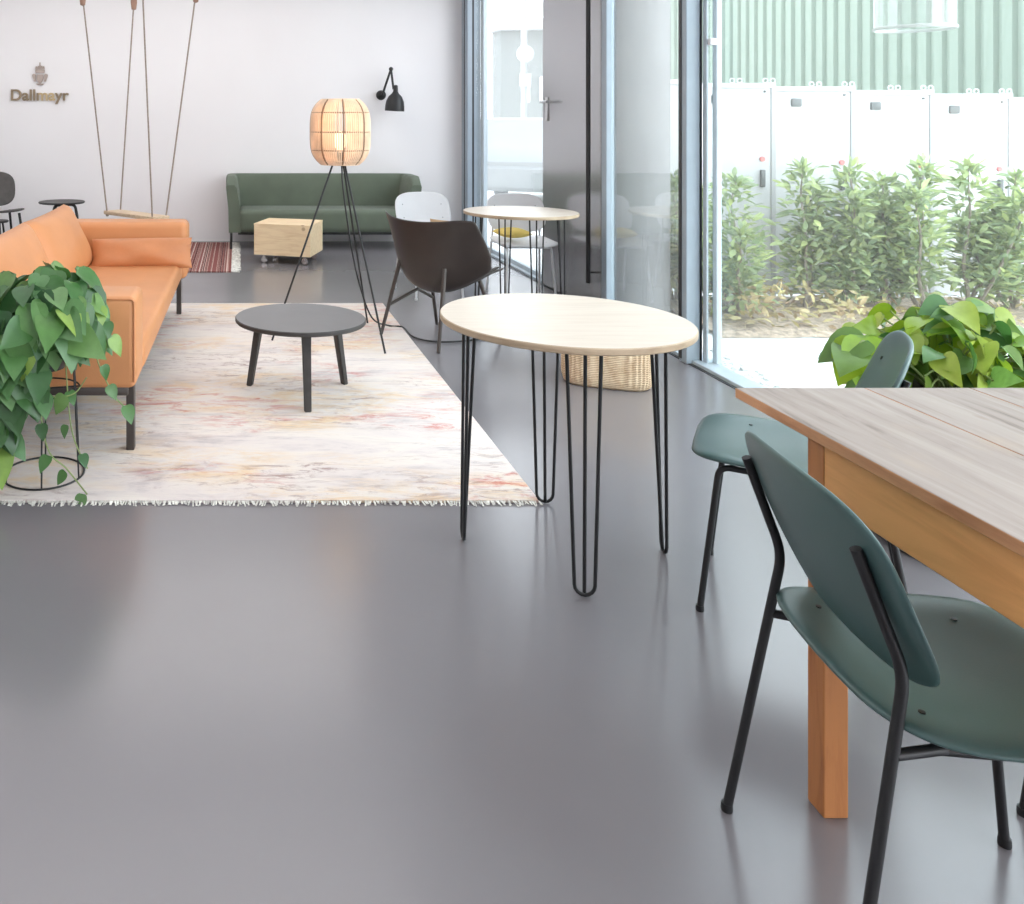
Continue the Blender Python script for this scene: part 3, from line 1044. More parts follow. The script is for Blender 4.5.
# ------------------------------------------------------------------ birch tables on hairpin legs
def build_hairpin_tables():
    C = Vector((1.072, 2.838, 0))
    t = thing('hairpin_table', 'round pale birch table on black hairpin legs, nearer the camera', 'table', C)
    b = new(); disc_slab(b, 0.395, 0.731, 0.753, 0.003, 128)
    obj('tabletop', b, [M['plytop'], M['plyedge']], t)
    for (x, y) in ((0.752, 2.874), (1.124, 3.150), (1.020, 2.530), (1.380, 2.787)):
        p = Vector((x, y, 0)) - C
        d = p.normalized()
        s = Vector((-d.y, d.x, 0))
        b = new()
        w0, w1 = 0.029, 0.049
        top = 0.729
        pts = [p + s * w1 - d * 0.01 + Vector((0, 0, top))]
        for k in range(9):
            a = PI * k / 8
            pts.append(p + s * math.cos(a) * w0 + Vector((0, 0, 0.035 - math.sin(a) * 0.029)))
        pts.append(p - s * w1 - d * 0.01 + Vector((0, 0, top)))
        tube(b, pts, 0.0055, 10)
        tube(b, [p - d * 0.004 + Vector((0, 0, 0.008)), p - d * 0.038 + s * 0.010 + Vector((0, 0, top))], 0.0055, 10)
        o = p - d * 0.035
        box(b, -0.02, 0.05, -0.075, 0.075, top - 0.004, top + 0.002, mtx=frame_mtx(o, -d, -s))
        obj('leg', b, M['black'], t)
    dup(t, (2.025, 6.17, 0), R(12), 'round pale birch hairpin table by the glazing in front of the dark door')
build_hairpin_tables()

# ------------------------------------------------------------------ shell chairs
def build_chairs():
    def make(name, label, loc, rz, shellm, framem, rivet, group):
        t = thing(name, label, 'chair', loc, rz, group)
        # seat
        def seatf(u, v):
            x, y = u * 0.234 + 0.042, v * 0.236
            z = 0.445 - 0.014 * (1 - min(1, u * u + v * v)) + 0.018 * max(0, -u - 0.3) ** 1.5 - 0.05 * max(0, u - 0.55) ** 1.6 + 0.014 * v * v - 0.05 * max(0, abs(v) - 0.82)
            return Vector((x, y, z))
        b = new(); shell(b, lambda a: sq(a, 4.6), seatf, 8)
        seat = solid(obj('seat', b, shellm, t, angle=80), 0.014, 1)
        def backf(u, v):
            y = u * 0.236
            z = 0.651 + v * 0.148 + 0.008 * v * (1 - u * u)
            x = -0.168 - 0.062 * v - 0.034 * (1 - u * u) + 0.012 * v * v
            return Vector((x, y, z))
        b = new(); shell(b, lambda a: sq(a, 3.7), backf, 8)
        back = solid(obj('backrest', b, shellm, t, angle=80), 0.012, 1)
        cap = M['black'] if framem is M['black'] else framem
        for s in (1, -1):
            b = new()
            tube(b, fillet([(-0.25, s * 0.215, 0.004), (-0.158, s * 0.188, 0.54), (-0.2265, s * 0.184, 0.730)], 0.035, 6), 0.0088, 12)
            g1 = obj('rear_leg', b, framem, t)
            b = new()
            tube(b, fillet([(0.245, s * 0.190, 0.004), (0.198, s * 0.168, 0.415), (-0.10, s * 0.168, 0.415)], 0.03, 6), 0.0085, 12)
            g2 = obj('front_leg', b, framem, t)
            for p, r, g_ in (((-0.25, s * 0.215), 0.0105, g1), ((0.245, s * 0.190), 0.0105, g2)):
                b = new(); lathe(b, [(r, 0.0), (r + 0.0008, 0.004), (r, 0.016)], 16, (p[0], p[1], 0))
                obj('foot_cap', b, cap, g_)
            b = new(); tube(b, [(-0.176, s * 0.194, 0.418), (-0.09, s * 0.17, 0.418)], 0.0085, 10)
            obj('bracket', b, framem, t)
        b = new(); tube(b, [(-0.09, -0.168, 0.415), (-0.09, 0.168, 0.415)], 0.0085, 10)
        obj('crossbar', b, framem, t)
        b = new(); tube(b, [(0.165, -0.168, 0.415), (0.165, 0.168, 0.415)], 0.0085, 10)
        obj('crossbar', b, framem, t)
        for y in (-0.15, 0.15):
            for x in (-0.11, 0.13):
                b = new(); lathe(b, [(0.005, 0), (0.005, 0.0025), (0, 0.003)], 12, (x, y, seatf((x - .042) / .234, y / .236).z + 0.0068))
                obj('rivet', b, rivet, seat)
        for s in (-1, 1):
            for v in (-0.35, 0.35):
                q = backf(s * 0.7, v)
                b = new(); lathe(b, [(0.005, -0.001), (0.005, 0.002), (0, 0.003)], 12)
                bmesh.ops.transform(b, matrix=frame_mtx(q + Vector((0.0060, 0, 0.0015)), (-s * 0.2, 1, 0), (-0.42, 0, 1)), verts=b.verts)
                obj('rivet', b, rivet, back)
        return t
    G = 'green shell chairs around the wooden table'
    g = make('shell_chair', 'dark green shell chair pulled up to the long side of the wooden table, back turned', (1.215, 1.503, 0), R(-7), M['greenplastic'], M['black'], M['screw'], G)
    dup(g, (1.630, 2.489, 0), R(147.5), 'dark green shell chair turned sideways beyond the far end of the wooden table')
    dup(g, (1.830, 1.545, 0), R(180), 'dark green shell chair on the opposite side of the wooden table, only a leg showing')
    W = 'white shell chairs by the glazing'
    w = make('shell_chair', 'white shell chair with yellow cushion between the far birch table and the glazing', (2.265, 6.86, 0), R(-92), M['whiteplastic'], M['whitemetal'], M['greyrivet'], W)
    dup(w, (1.555, 6.98, 0), R(-84), 'white shell chair behind the dark brown shell armchair')
    b = new(); cushion(b, 0.24, 0.24, 0.08, Matrix.Translation((2.20, 6.90, 0.505)) @ Matrix.Rotation(R(8), 4, 'Z'), p=4)
    tag(obj('seat_cushion', b, M['yellow'], angle=80), 'small yellow cushion lying on the white chair at the window', 'cushion')
build_chairs()

# ------------------------------------------------------------------ brown shell lounge chair
def build_brown_chair():
    C = Vector((1.305, 5.55, 0))
    rz = R(34)
    t = thing('shell_armchair', 'dark brown bucket shell armchair on splayed dark legs, seen from behind', 'armchair', C, rz)
    prof = [(0.30, 0.41), (0.18, 0.37), (0.02, 0.325), (-0.10, 0.315), (-0.185, 0.39), (-0.225, 0.52), (-0.245, 0.65), (-0.265, 0.775)]
    wid = [0.27, 0.30, 0.32, 0.34, 0.375, 0.395, 0.395, 0.385]
    wrap = [0.0, 0.0, 0.04, 0.14, 0.24, 0.25, 0.21, 0.15]
    rise = [0.05, 0.09, 0.13, 0.15, 0.10, 0.05, 0.03, 0.045]
    pp = smooth_path([(a, b_, 0) for a, b_ in prof], 4)
    def interp(arr, v):
        f = v * (len(arr) - 1); i = min(int(f), len(arr) - 2); return arr[i] + (arr[i + 1] - arr[i]) * (f - i)
    def fn(i, j):
        u = 2 * i - 1
        k = pp[min(len(pp) - 1, int(round(j * (len(pp) - 1))))]
        w = interp(wid, j)
        x = k.x + interp(wrap, j) * abs(u) ** 2.4
        z = k.y + interp(rise, j) * abs(u) ** 2.2
        if j > 0.8:                      # round the top corners
            z -= 0.05 * max(0, abs(u) - 0.75) ** 1.4 * 8 * (j - 0.8) * 5 * 0.35
        return Vector((x, -u * w, z))
    b = new(); sheet(b, 20, len(pp) - 1, fn)
    solid(obj('outer_shell', b, M['brownshell'], t, angle=80), 0.012, 1)
    def fn2(i, j):
        u = 2 * (0.03 + 0.94 * i) - 1
        p = fn((u + 1) / 2, 0.02 + 0.955 * j)
        return p + Vector((0.022 * min(1, j * 1.6), 0, 0.02 * (1 - j)))
    b = new(); sheet(b, 18, len(pp) - 1, fn2)
    o = solid(obj('upholstery', b, M['lining'], t, angle=80), 0.02, 1)
    for s in (1, -1):
        b = new(); tube(b, [(-0.285, s * 0.250, 0.002), (-0.168, s * 0.192, 0.49)], [0.011, 0.014], 12)
        obj('leg', b, M['brownleg'], t)
        b = new(); tube(b, [(0.26, s * 0.27, 0.002), (0.13, s * 0.21, 0.39)], [0.011, 0.014], 12)
        obj('leg', b, M['brownleg'], t)
    for s in (1, -1):
        b = new(); tube(b, [(-0.236, s * 0.232, 0.20), (0.0, s * 0.20, 0.285), (0.19, s * 0.24, 0.20)], 0.011, 10)
        obj('stretcher', b, M['brownleg'], t)
    # cushion inside the armchair
    m = Matrix.Translation(C) @ Matrix.Rotation(rz, 4, 'Z') @ frame_mtx((-0.070, -0.19, 0.612), (0.28, -1, 0), (-0.28, 0, 1))
    b = new(); cushion(b, 0.30, 0.36, 0.09, m, p=4)
    tag(obj('back_pillow', b, M['tan'], angle=80), 'tan cushion leaning inside the brown shell armchair', 'cushion')
build_brown_chair()

# ------------------------------------------------------------------ tripod rattan lamp with cord
def build_floor_lamp():
    c = Vector((0.652, 5.49, 0.0))
    t = thing('tripod_floor_lamp', 'tall tripod floor lamp with glowing rattan cage shade', 'floor lamp', c)
    z0, z1, rm = 1.125, 1.535, 0.188
    def prof(u):
        # superelliptic barrel
        zz = 2 * u - 1
        r = rm * (1 - abs(zz) ** 4.0 * 0.36)
        return r, z0 + (z1 - z0) * u
    b = new()
    n = 80
    for k in range(n):
        a = 2 * PI * k / n
        pts = []
        for i in range(17):
            r, z = prof(i / 16)
            pts.append((r * math.cos(a), r * math.sin(a), z))
        tube(b, pts, 0.0052 if k % 10 else 0.006, 5, mi=0 if k % 10 else 1)
    for u, rr, mi in ((0.0, 0.006, 0), (0.06, 0.004, 0), (0.22, 0.0045, 1), (0.5, 0.0045, 1), (0.80, 0.0045, 1), (1.0, 0.006, 0)):
        r, z = prof(u)
        tube(b, [(r * math.cos(2 * PI * j / 48), r * math.sin(2 * PI * j / 48), z) for j in range(48)], rr, 6, True, mi=mi)
    r, _ = prof(1.0)
    for a in [PI * k / 10 for k in range(10)]:
        tube(b, [(r * math.cos(a), r * math.sin(a), z1), (-r * math.cos(a), -r * math.sin(a), z1)], 0.0035, 5)
    obj('lamp_shade', b, [M['rattan'], M['rattandark']], t)
    b = new(); lathe(b, [(0, 1.20), (0.02, 1.205), (0.042, 1.26), (0.042, 1.29), (0.026, 1.33), (0, 1.335)], 20)
    obj('bulb', b, M['bulb'], t)
    b = new(); lathe(b, [(0, 1.115), (0.025, 1.115), (0.022, 1.20), (0, 1.20)], 16); lathe(b, [(0, 1.118), (0.10, 1.118), (0.10, 1.126), (0, 1.126)], 24)
    obj('socket', b, M['black'], t)
    feet = [(-0.437, -0.07), (0.235, 0.40), (0.223, -0.38)]
    for fx, fy in feet:
        d = Vector((fx, fy, 0)).normalized() * 0.05
        b = new(); tube(b, [(fx, fy, 0.018), (d.x, d.y, 1.12)], 0.0065, 10)
        obj('leg', b, M['black'], t)
    li = bpy.data.lights.new('lamp_glow', 'POINT'); li.energy = 2.5; li.color = (1, 0.78, 0.5); li.shadow_soft_size = 0.05
    lo = bpy.data.objects.new('lamp_glow', li); lo.location = c + Vector((0, 0, 1.40)); COL.objects.link(lo)
    b = new()
    fl = lambda px, py: Vector(((px - CX) * F * H / (py - CY) / F, F * H / (py - CY), 0.018))
    pts = [c + Vector((0.01, 0.0, 1.12)), c + Vector((0.02, -0.01, 0.95)), c + Vector((0.07, 0.02, 0.62)), c + Vector((0.13, 0.05, 0.35)), c + Vector((0.22, 0.10, 0.12)), Vector((1.02, 5.80, 0.020)), fl(403, 330), fl(412, 337), fl(428, 342), fl(450, 343), fl(475, 341), fl(520, 335), fl(560, 326)]
    for p in pts[6:]:
        p.z = 0.0075 if p.x > 1.11 else 0.0195
    tube(b, smooth_path([p - c for p in pts], 6), 0.0055, 8)
    obj('power_cord', b, M['black'], t)
build_floor_lamp()

# ------------------------------------------------------------------ green sofa, crate, basket
def build_green_sofa():
    t = thing('green_sofa', 'long dark green upholstered sofa against the white back wall', 'sofa', (0.93, 9.64, 0.0))
    w = 1.03
    b = new()
    # wrap-around shell: plan path, flat top, arms curling at the front
    path = [(-w + 0.02, -0.33), (-w + 0.02, 0.12), (-w + 0.10, 0.27), (-w + 0.3, 0.30), (w - 0.3, 0.30), (w - 0.10, 0.27), (w - 0.02, 0.12), (w - 0.02, -0.33)]
    pp = fillet([Vector((x, y, 0)) for x, y in [(-w, -0.33), (-w, 0.32), (w, 0.32), (w, -0.33)]], 0.16, 8)
    # resample
    dense = [pp[0]]
    for a, c in zip(pp, pp[1:]):
        n = max(1, int((c - a).length / 0.12))
        for k in range(1, n + 1):
            dense.append(a + (c - a) * k / n)
    N = len(dense)
    rings = []
    for i, p in enumerate(dense):
        tg = (dense[min(i + 1, N - 1)] - dense[max(i - 1, 0)]).normalized()
        nr = Vector((tg.y, -tg.x, 0))       # towards the inside
        zt = 0.795
        fr = min(1.0, (p.y + 0.33) / 0.13)
        zt -= 0.09 * (1 - fr) ** 2
        lean = 0.03
        prof = [(0.0, 0.19), (-0.005, 0.45), (-lean, zt - 0.02), (-lean + 0.012, zt), (0.06, zt), (0.085, zt - 0.03), (0.115, zt - 0.20), (0.125, 0.42), (0.13, 0.19)]
        rings.append([b.verts.new(p + nr * a + Vector((0, 0, z))) for a, z in prof])
    for A, B in zip(rings, rings[1:]):
        for j in range(len(A) - 1):
            b.faces.new((A[j], B[j], B[j + 1], A[j + 1]))
        b.faces.new((A[-1], B[-1], B[0], A[0]))
    b.faces.new(rings[0]); b.faces.new(rings[-1][::-1])
    obj('shell', b, M['green_fabric'], t, angle=50)
    b = new(); box(b, -w + 0.11, w - 0.11, -0.35, 0.22, 0.19, 0.435, 0.055, 5)
    obj('seat', b, M['green_fabric'], t, angle=60)
    b = new(); box(b, -w + 0.10, w - 0.10, -0.30, 0.28, 0.165, 0.195)
    obj('base', b, M['black'], t, smooth=False)
    for x in (-w + 0.025, w - 0.025):
        for y in (-0.305, 0.24):
            b = new(); box(b, x - 0.012, x + 0.012, y - 0.02, y + 0.02, 0.012 if x < 0 else 0.0, 0.20)
            obj('leg', b, M['black'], t, smooth=False)
build_green_sofa()

def build_crate():
    t = thing('rolling_crate', 'pine plywood box on small casters in front of the green sofa', 'box', (0.51, 8.62, 0), R(-19))
    w, dp, z0, z1 = 0.285, 0.255, 0.085, 0.392
    b = new()
    box(b, -w, w, -dp, -dp + 0.018, z0, z1 - 0.018, 0.002, 1)
    box(b, -w, w, dp - 0.018, dp, z0, z1 - 0.018, 0.002, 1)
    box(b, -w, -w + 0.018, -dp + 0.018, dp - 0.018, z0, z1 - 0.018, 0.002, 1)
    box(b, w - 0.018, w, -dp + 0.018, dp - 0.018, z0, z1 - 0.018, 0.002, 1)
    box(b, -w + 0.018, w - 0.018, -dp + 0.018, dp - 0.018, z0, z0 + 0.018)
    obj('body', b, M['pine'], t, smooth=False)
    b = new(); box(b, -w - 0.002, w + 0.002, -dp - 0.002, dp + 0.002, z1 - 0.018, z1, 0.002, 1)
    obj('lid', b, M['pine'], t, smooth=False)
    for x in (-w + 0.09, w - 0.07):
        for y in (-dp + 0.06, dp - 0.06):
            b = new()
            lathe(b, [(0.010, -0.012), (0.030, -0.012), (0.033, 0), (0.030, 0.012), (0.010, 0.012)], 20)
            bmesh.ops.transform(b, matrix=Matrix.Translation((x, y, 0.033)) @ Matrix.Rotation(R(90), 4, 'X'), verts=b.verts)
            c = obj('caster', b, M['chrome'], t)
            b = new(); box(b, x - 0.012, x + 0.012, y - 0.018, y - 0.014, 0.03, 0.08); box(b, x - 0.012, x + 0.012, y + 0.014, y + 0.018, 0.03, 0.08)
            box(b, x - 0.025, x + 0.025, y - 0.025, y + 0.025, 0.078, 0.086)
            obj('fork', b, M['chrome'], c, smooth=False)
build_crate()

def build_basket():
    t = thing('seagrass_basket', 'woven seagrass basket on the floor behind the nearer birch table', 'basket', (1.995, 4.66, 0), R(-22))
    b = new()
    n = 240
    rings = []
    prof = [(0.90, 0.0), (0.97, 0.012), (1.0, 0.05), (1.01, 0.2), (1.0, 0.33), (0.98, 0.345), (0.95, 0.33), (0.94, 0.05), (0.9, 0.03)]
    for s, z in prof:
        ring = []
        for j in range(n):
            a = 2 * PI * j / n
            x, y = sq(a, 4.2)
            k = 1 + (0.016 * math.sin(a * 40) if 0.02 < z < 0.34 else 0)
            ring.append(b.verts.new((x * 0.225 * s * k, y * 0.20 * s * k, z)))
        rings.append(ring)
    for A, B in zip(rings, rings[1:]):
        for j in range(n):
            b.faces.new((A[j], A[(j + 1) % n], B[(j + 1) % n], B[j]))
    b.faces.new(rings[0][::-1]); b.faces.new(rings[-1])
    obj('basket_body', b, M['seagrass'], t, angle=60)
    b = new()
    tube(b, [(sq(2 * PI * j / 60, 4.2)[0] * 0.226, sq(2 * PI * j / 60, 4.2)[1] * 0.201, 0.342) for j in range(60)], 0.011, 8, True)
    obj('rim', b, M['seagrass'], t)
build_basket()

# ------------------------------------------------------------------ swing, wall lettering, wall lamp, back left corner
def build_swing():
    L, Rr = at(113, 211, 7.75), at(160, 219, 7.25)
    mid = (L + Rr) / 2
    t = thing('rope_swing', 'wooden plank swing hung on four ropes behind the orange sofa', 'swing', (mid.x, mid.y, 0))
    ax = (Rr - L).normalized(); ax.z = 0; ax.normalize()
    sd = Vector((-ax.y, ax.x, 0))
    ln = 0.36
    b = new(); box(b, -ln, ln, -0.09, 0.09, -0.016, 0.016, 0.004, 2, mtx=frame_mtx((0, 0, mid.z), ax, sd))
    obj('seat', b, M['swingwood'], t)
    tops = [(134, 121 - 1.62 * 860 / 7.9, 7.9, (-0.33, 0.07)), (83, 0, 7.6, (-0.33, -0.07)), (195, 0, 7.4, (0.33, 0.07)), (143, 0, 7.1, (0.33, -0.07))]
    for px, _, d, (a, s) in tops:
        X0 = (px - CX) * d / F
        e = Vector((0, 0, mid.z - 0.02)) + ax * a + sd * s
        p0 = Vector((X0 - mid.x, d - mid.y, H + 121 * d / F))
        top = e + (p0 - e) * ((CEIL - 0.012 - e.z) / (p0.z - e.z))
        b = new(); tube(b, [e, top], 0.007, 8)
        r = obj('rope', b, M['rope'], t)
        zt = 2.49 if px != 143 else 2.62
        q = e + (p0 - e) * ((zt - e.z) / (p0.z - e.z))
        b = new()
        lathe(b, [(0, -0.075), (0.022, -0.065), (0.030, 0.0), (0.026, 0.10), (0, 0.11)], 16, q)
        obj('toggle', b, M['toggle'], r)
        b = new(); bmesh.ops.create_icosphere(b, subdivisions=2, radius=0.016, matrix=Matrix.Translation(e + Vector((0, 0, 0))))
        obj('knot', b, M['rope'], r)
build_swing()

def text_mesh(body, size, ext, off=0.0, spacing=1.0):
    cu = bpy.data.curves.new('lettering', 'FONT')
    cu.body = body
    cu.size = size
    cu.extrude = ext
    cu.offset = off
    cu.space_character = spacing
    cu.align_x = 'LEFT'
    o = bpy.data.objects.new('lettering_tmp', cu)
    COL.objects.link(o)
    dg = bpy.context.evaluated_depsgraph_get()
    me = bpy.data.meshes.new_from_object(o.evaluated_get(dg))
    bpy.data.objects.remove(o)
    b = bmesh.new(); b.from_mesh(me)
    for f in b.faces:
        f.material_index = 0
    bpy.data.meshes.remove(me)
    return b

def build_lettering():
    D = 9.985
    t = thing('wall_lettering', 'bronze Dallmayr lettering with crest on the white back wall', 'sign', (0, D, 0))
    x0 = (11 - CX) * D / F
    x1 = (69 - CX) * D / F
    z = H + (121 - 100.3) * D / F
    b = text_mesh('Dallmayr', 0.182, 0.008, 0.0035)
    mx = max(v.co.x for v in b.verts); mn = min(v.co.x for v in b.verts)
    s = (x1 - x0) / (mx - mn)
    m = Matrix.Translation((x0, 0, z)) @ Matrix.Rotation(R(90), 4, 'X') @ Matrix.Diagonal((s, 1.0, 1, 1)) @ Matrix.Translation((-mn, 0, 0))
    bmesh.ops.transform(b, matrix=m, verts=b.verts)
    for f in b.faces:
        c = f.calc_center_median().x
        u = (c - x0) / (x1 - x0)
        f.material_index = 1 if 0.47 < u < 0.77 else 0
    obj('letters', b, [M['gold'], M['goldlight']], t, smooth=False)
    # crest: small crown above a rounded shield with supporters
    cx = (40 - CX) * D / F
    zc = H + (121 - 77.5) * D / F
    b = new()
    def flat(pts, y=-0.006, th=0.012):
        vs = [b.verts.new((cx + px, y, zc + pz)) for px, pz in pts]
        vb = [b.verts.new((cx + px, y + th, zc + pz)) for px, pz in pts]
        b.faces.new(vs); b.faces.new(vb[::-1])
        for i in range(len(vs)):
            k = (i + 1) % len(vs)
            b.faces.new((vs[i], vb[i], vb[k], vs[k]))
    flat([(-.035, .035), (.035, .035), (.04, -.01), (.025, -.05), (0, -.075), (-.025, -.05), (-.04, -.01)])
    for s in (-1, 1):
        flat([(s * x, y) for x, y in [(.045, .03), (.07, .045), (.092, .03), (.085, .0), (.075, -.02), (.07, -.045), (.045, -.05), (.05, -.02)]])
    flat([(-.05, .05), (.05, .05), (.056, .075), (.05, .095), (-.05, .095), (-.056, .075)])
    for px, w, h in ((-.042, .012, .03), (-.02, .012, .035), (.0, .014, .045), (.02, .012, .035), (.042, .012, .03)):
        flat([(px - w, .10), (px + w, .10), (px + w * .6, .10 + h), (px - w * .6, .10 + h)])
    flat([(-.006, .145), (.006, .145), (.006, .175), (-.006, .175)])
    flat([(-.045, -.07), (.045, -.07), (.035, -.088), (-.035, -.088)])
    obj('crest', b, M['crest'], t, smooth=False)
build_lettering()

def build_wall_lamp():
    t = thing('wall_lamp', 'black jointed wall lamp with bell shade on the back wall', 'wall lamp', (0, 0, 0))
    D = 9.93
    base = at(382, 95, D); joint = at(391, 69, D - 0.06); neck = at(393.5, 89, D - 0.16); rimc = at(394.5, 111, D - 0.16)
    t.location = base + Vector((0, 0.06, 0))
    o = -Vector(t.location)
    b = new()
    lathe(b, [(0, 0), (0.058, 0.0), (0.055, 0.02), (0.025, 0.05), (0, 0.055)], 28)
    bmesh.ops.transform(b, matrix=Matrix.Translation(Vector((base.x, 9.998, base.z)) + o) @ Matrix.Rotation(R(90), 4, 'X'), verts=b.verts)
    obj('wall_plate', b, M['black'], t)
    b = new()
    tube(b, [base + o + Vector((0, -0.02, 0)), joint + o], 0.013, 10)
    tube(b, [joint + o, neck + o], 0.013, 10)
    bmesh.ops.create_icosphere(b, subdivisions=2, radius=0.026, matrix=Matrix.Translation(joint + o))
    obj('arm', b, M['black'], t)
    b = new()
    h = neck.z - rimc.z
    lathe(b, [(0.0, h + 0.05), (0.022, h + 0.04), (0.028, h - 0.03), (0.040, h - 0.05), (0.075, h - 0.085), (0.100, h - 0.14), (0.108, 0.05), (0.110, 0.0), (0.102, 0.004), (0.09, 0.08), (0, 0.14)], 32)
    bmesh.ops.transform(b, matrix=Matrix.Translation(rimc + o) @ Matrix.Rotation(R(3), 4, 'Y'), verts=b.verts)
    obj('lamp_shade', b, M['black'], t)
build_wall_lamp()

def build_left_corner():
    # black lounge chair, side table and low stool by the back wall
    t = thing('lounge_chair', 'black plywood lounge chair at the left edge below the lettering', 'chair', (-2.57, 9.15, 0), R(-60))
    def backf(u, v):
        return Vector((-0.20 - 0.09 * v + 0.03 * (u * u), u * 0.25 * (1 + 0.08 * v), 0.665 + v * 0.185))
    b = new(); shell(b, lambda a: sq(a, 3.0), backf)
    solid(obj('backrest', b, M['darkwood'], t, angle=80), 0.014, 1)
    def seatf(u, v):
        return Vector((0.03 + u * 0.27, v * 0.27, 0.435 + 0.03 * u + 0.02 * v * v - 0.02 * max(0, u - .6)))
    b = new(); shell(b, lambda a: sq(a, 3.0), seatf)
    solid(obj('seat', b, M['darkwood'], t, angle=80), 0.02, 1)
    b = new(); tube(b, smooth_path([(-0.16, 0, 0.43), (-0.26, 0, 0.45), (-0.25, 0, 0.56), (-0.225, 0, 0.66)], 6), 0.022, 8, flat=2.0)
    obj('back_support', b, M['black'], t)
    for x in (-0.2, 0.22):
        for y in (-0.22, 0.22):
            b = new(); tube(b, [(x * 1.15, y * 1.1, 0.0), (x * 0.9, y * 0.85, 0.43)], [0.011, 0.015], 10)
            obj('leg', b, M['black'], t)
    t = thing('side_table', 'round black side table with bent legs between lounge chair and swing', 'table', (-1.885, 9.2, 0))
    b = new(); disc_slab(b, 0.245, 0.522, 0.542, 0.006)
    obj('tabletop', b, [M['darkwood'], M['black']], t)
    for k in range(3):
        a = 2 * PI * k / 3 + 0.15
        d = Vector((math.cos(a), math.sin(a), 0))
        b = new()
        tube(b, fillet([d * 0.02 + Vector((0, 0, 0.505)), d * 0.14 + Vector((0, 0, 0.505)), d * 0.22 + Vector((0, 0, 0.0))], 0.05), 0.016, 10)
        obj('leg', b, M['black'], t)
    t = thing('footstool', 'low round black stool in front of the black lounge chair', 'stool', (-2.40, 8.62, 0))
    b = new(); disc_slab(b, 0.10, 0.385, 0.405, 0.006)
    obj('seat', b, [M['darkwood'], M['black']], t)
    for k in range(3):
        a = 2 * PI * k / 3 + 1.0
        b = new(); tube(b, [(0.05 * math.cos(a), 0.05 * math.sin(a), 0.39), (0.12 * math.cos(a), 0.12 * math.sin(a), 0.0)], 0.011, 8)
        obj('leg', b, M['black'], t)
build_left_corner()

# ------------------------------------------------------------------ old wooden table, pendant, right plant
def build_wooden_table():
    x0, x1, y0, y1 = 1.156, 1.96, 0.30, 2.0
    cx, cy = (x0 + x1) / 2, (y0 + y1) / 2
    t = thing('wooden_table', 'old rustic wooden table with weathered top and honey brown frame', 'table', (cx, cy, 0))
    hx, hy = (x1 - x0) / 2, (y1 - y0) / 2
    b = new()
    n = 3
    edges = [-hx, -hx + 0.30, hx - 0.26, hx]
    for i in range(n):
        box(b, edges[i] + (0.0008 if i else 0), edges[i + 1] - (0.0008 if i < n - 1 else 0), -hy, hy, 0.757, 0.780, 0.002, 2)
    obj('tabletop', b, M['oldtop'], t, smooth=False)
    ax0 = -hx + 0.019
    ay1 = hy - 0.225
    ay0 = -hy + 0.20
    b = new()
    box(b, ax0 + 0.002, ax0 + 0.026, ay0, ay1 - 0.045, 0.638, 0.757, 0.002, 1)
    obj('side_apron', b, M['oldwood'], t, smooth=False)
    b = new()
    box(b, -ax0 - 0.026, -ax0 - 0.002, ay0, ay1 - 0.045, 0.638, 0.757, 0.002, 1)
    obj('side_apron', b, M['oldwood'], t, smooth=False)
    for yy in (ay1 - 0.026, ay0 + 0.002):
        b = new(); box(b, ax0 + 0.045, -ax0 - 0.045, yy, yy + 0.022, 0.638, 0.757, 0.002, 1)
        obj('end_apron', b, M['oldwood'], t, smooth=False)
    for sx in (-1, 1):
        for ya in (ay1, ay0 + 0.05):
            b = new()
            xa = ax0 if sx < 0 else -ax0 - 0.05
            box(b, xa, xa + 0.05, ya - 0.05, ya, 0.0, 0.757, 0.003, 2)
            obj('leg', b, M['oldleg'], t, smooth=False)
build_wooden_table()

def build_pendant():
    c = Vector((1.73, 2.2, 0))
    t = thing('glass_pendant_lamp', 'clear glass cylinder pendant lamp hanging above the wooden table', 'pendant lamp', (c.x, c.y, 0))
    zb = 1.637
    b = new()
    lathe(b, [(0.085, zb), (0.086, zb + 0.30), (0.074, zb + 0.345), (0.03, zb + 0.36), (0.03, zb + 0.355), (0.072, zb + 0.340), (0.0825, zb + 0.30), (0.0815, zb)], 64, cap0=False, cap1=False)
    o = obj('glass_shade', b, M['lampglass'], t, angle=30)
    b = new(); tube(b, [(0.0835 * math.cos(2 * PI * j / 48), 0.0835 * math.sin(2 * PI * j / 48), zb) for j in range(48)], 0.0045, 8, True)
    obj('rim', b, M['rimglass'], o)
    b = new(); lathe(b, [(0, zb + 0.12), (0.02, zb + 0.125), (0.034, zb + 0.18), (0.03, zb + 0.22), (0.014, zb + 0.26), (0, zb + 0.265)], 24)
    obj('bulb', b, M['lampglass'], t)
    b = new(); lathe(b, [(0, zb + 0.25), (0.02, zb + 0.25), (0.022, zb + 0.37), (0, zb + 0.38)], 20)
    obj('socket', b, M['chrome'], t)
    b = new(); tube(b, [(0, 0, zb + 0.37), (0, 0, CEIL)], 0.003, 8)
    obj('cord', b, M['whitemetal'], t)
build_pendant()

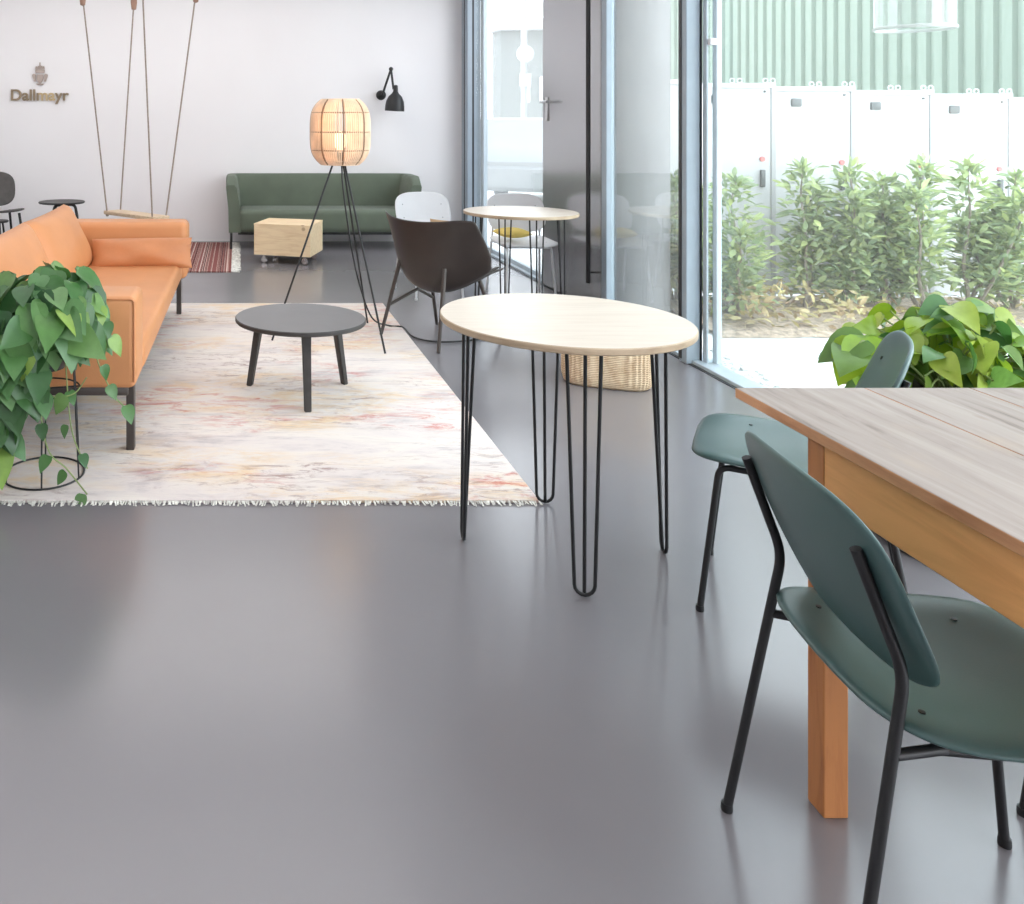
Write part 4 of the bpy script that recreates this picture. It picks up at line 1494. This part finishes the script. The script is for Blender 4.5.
def build_right_plant():
    c = Vector((2.36, 2.84, 0))
    t = thing('potted_pothos', 'lime and green broad leaved plant in a pale planter beyond the wooden table', 'potted plant', c)
    b = new(); lathe(b, [(0, 0.0), (0.20, 0.0), (0.225, 0.02), (0.235, 0.53), (0.225, 0.54), (0.21, 0.53), (0.21, 0.49), (0, 0.49)], 64)
    obj('planter', b, M['planter'], t)
    b = new(); lathe(b, [(0, 0.515), (0.15, 0.510), (0.209, 0.495), (0.209, 0.492), (0, 0.492)], 32)
    obj('soil', b, M['potsoil'], t)
    rnd = random.Random(77)
    b = new(); v = new()
    for k in range(165):
        a = rnd.uniform(0, 2 * PI)
        rr = rnd.uniform(0.04, 0.30)
        if math.cos(a) > 0.2 and rr > 0.2: rr *= 0.8
        h = 0.585 + rnd.uniform(0.0, 0.22) * (1.1 - rr / 0.5)
        p = Vector((math.cos(a) * rr, math.sin(a) * rr * 0.9, h - (0.06 if rr > 0.28 else 0)))
        root = Vector((math.cos(a) * 0.06, math.sin(a) * 0.06, 0.50))
        tube(v, smooth_path([root, (root + p) / 2 + Vector((0, 0, 0.05)), p], 4), 0.003, 5)
        d = Vector((math.cos(a), math.sin(a), 0))
        tip = d * 0.9 + Vector((0, -0.2, -0.35)) + rdir(rnd) * 0.8
        leaf(b, p, tip, Vector((0, -0.35, 1)) + rdir(rnd) * 0.8, rnd.uniform(0.06, 0.112), HEART, rnd.uniform(0.1, 0.4), rnd.uniform(0.1, 0.55))
    # a sprig reaching out to the left
    sp = smooth_path([(-0.10, -0.05, 0.53), (-0.24, -0.10, 0.64), (-0.36, -0.10, 0.70), (-0.40, -0.10, 0.66)], 6)
    tube(v, sp, 0.0035, 6)
    for i in (10, 13, 15, 17):
        leaf(b, sp[i], Vector((-0.8, -0.4, -0.3)) + rdir(rnd) * 0.5, Vector((0, -0.4, 1)) + rdir(rnd) * .4, 0.13, HEART)
    leaf(b, sp[13], Vector((-0.1, -0.3, -1)), Vector((-0.2, -1, 0.2)), 0.15, HEART)
    obj('foliage', b, M['limeleaf'], t)
    obj('stems', v, M['vine'], t)
build_right_plant()

# ------------------------------------------------------------------ light
w = bpy.data.worlds.new('overcast_sky')
scene.world = w
w.use_nodes = True
nt = w.node_tree
bg = nt.nodes['Background']
tc = nt.nodes.new('ShaderNodeTexCoord')
sp = nt.nodes.new('ShaderNodeSeparateXYZ')
nt.links.new(tc.outputs['Generated'], sp.inputs[0])
cr = nt.nodes.new('ShaderNodeValToRGB')
cr.color_ramp.elements[0].position = 0.0
cr.color_ramp.elements[0].color = (1.12, 1.14, 1.18, 1)
cr.color_ramp.elements[1].position = 0.8
cr.color_ramp.elements[1].color = (0.80, 0.89, 1.0, 1)
nt.links.new(sp.outputs['Z'], cr.inputs['Fac'])
nt.links.new(cr.outputs['Color'], bg.inputs['Color'])
bg.inputs['Strength'].default_value = 5.6

def area(name, loc, sx, sy, energy, color=(1, 1, 1), rot=(0, 0, 0)):
    l = bpy.data.lights.new(name, 'AREA')
    l.shape = 'RECTANGLE'; l.size = sx; l.size_y = sy; l.energy = energy; l.color = color
    o = bpy.data.objects.new(name, l)
    o.location = loc; o.rotation_euler = rot
    COL.objects.link(o)
area('added_fill', (-1.2, 8.0, CEIL - 0.03), 4.5, 2.5, 64, (1.0, 0.965, 0.94))  # added unseen area fills that brighten the room, not real ceiling fixtures
area('added_fill', (-1.2, 4.2, CEIL - 0.03), 4.5, 3.0, 48, (1.0, 0.965, 0.94))
area('added_fill', (-0.6, 0.3, CEIL - 0.03), 4.5, 3.0, 22, (1.0, 0.975, 0.955))

scene.view_settings.view_transform = 'Standard'
scene.view_settings.look = 'None'
scene.view_settings.exposure = 0.0
scene.cycles.max_bounces = 10
scene.cycles.diffuse_bounces = 5
scene.cycles.transparent_max_bounces = 24
scene.cycles.sample_clamp_indirect = 6.0
scene.cycles.use_denoising = True
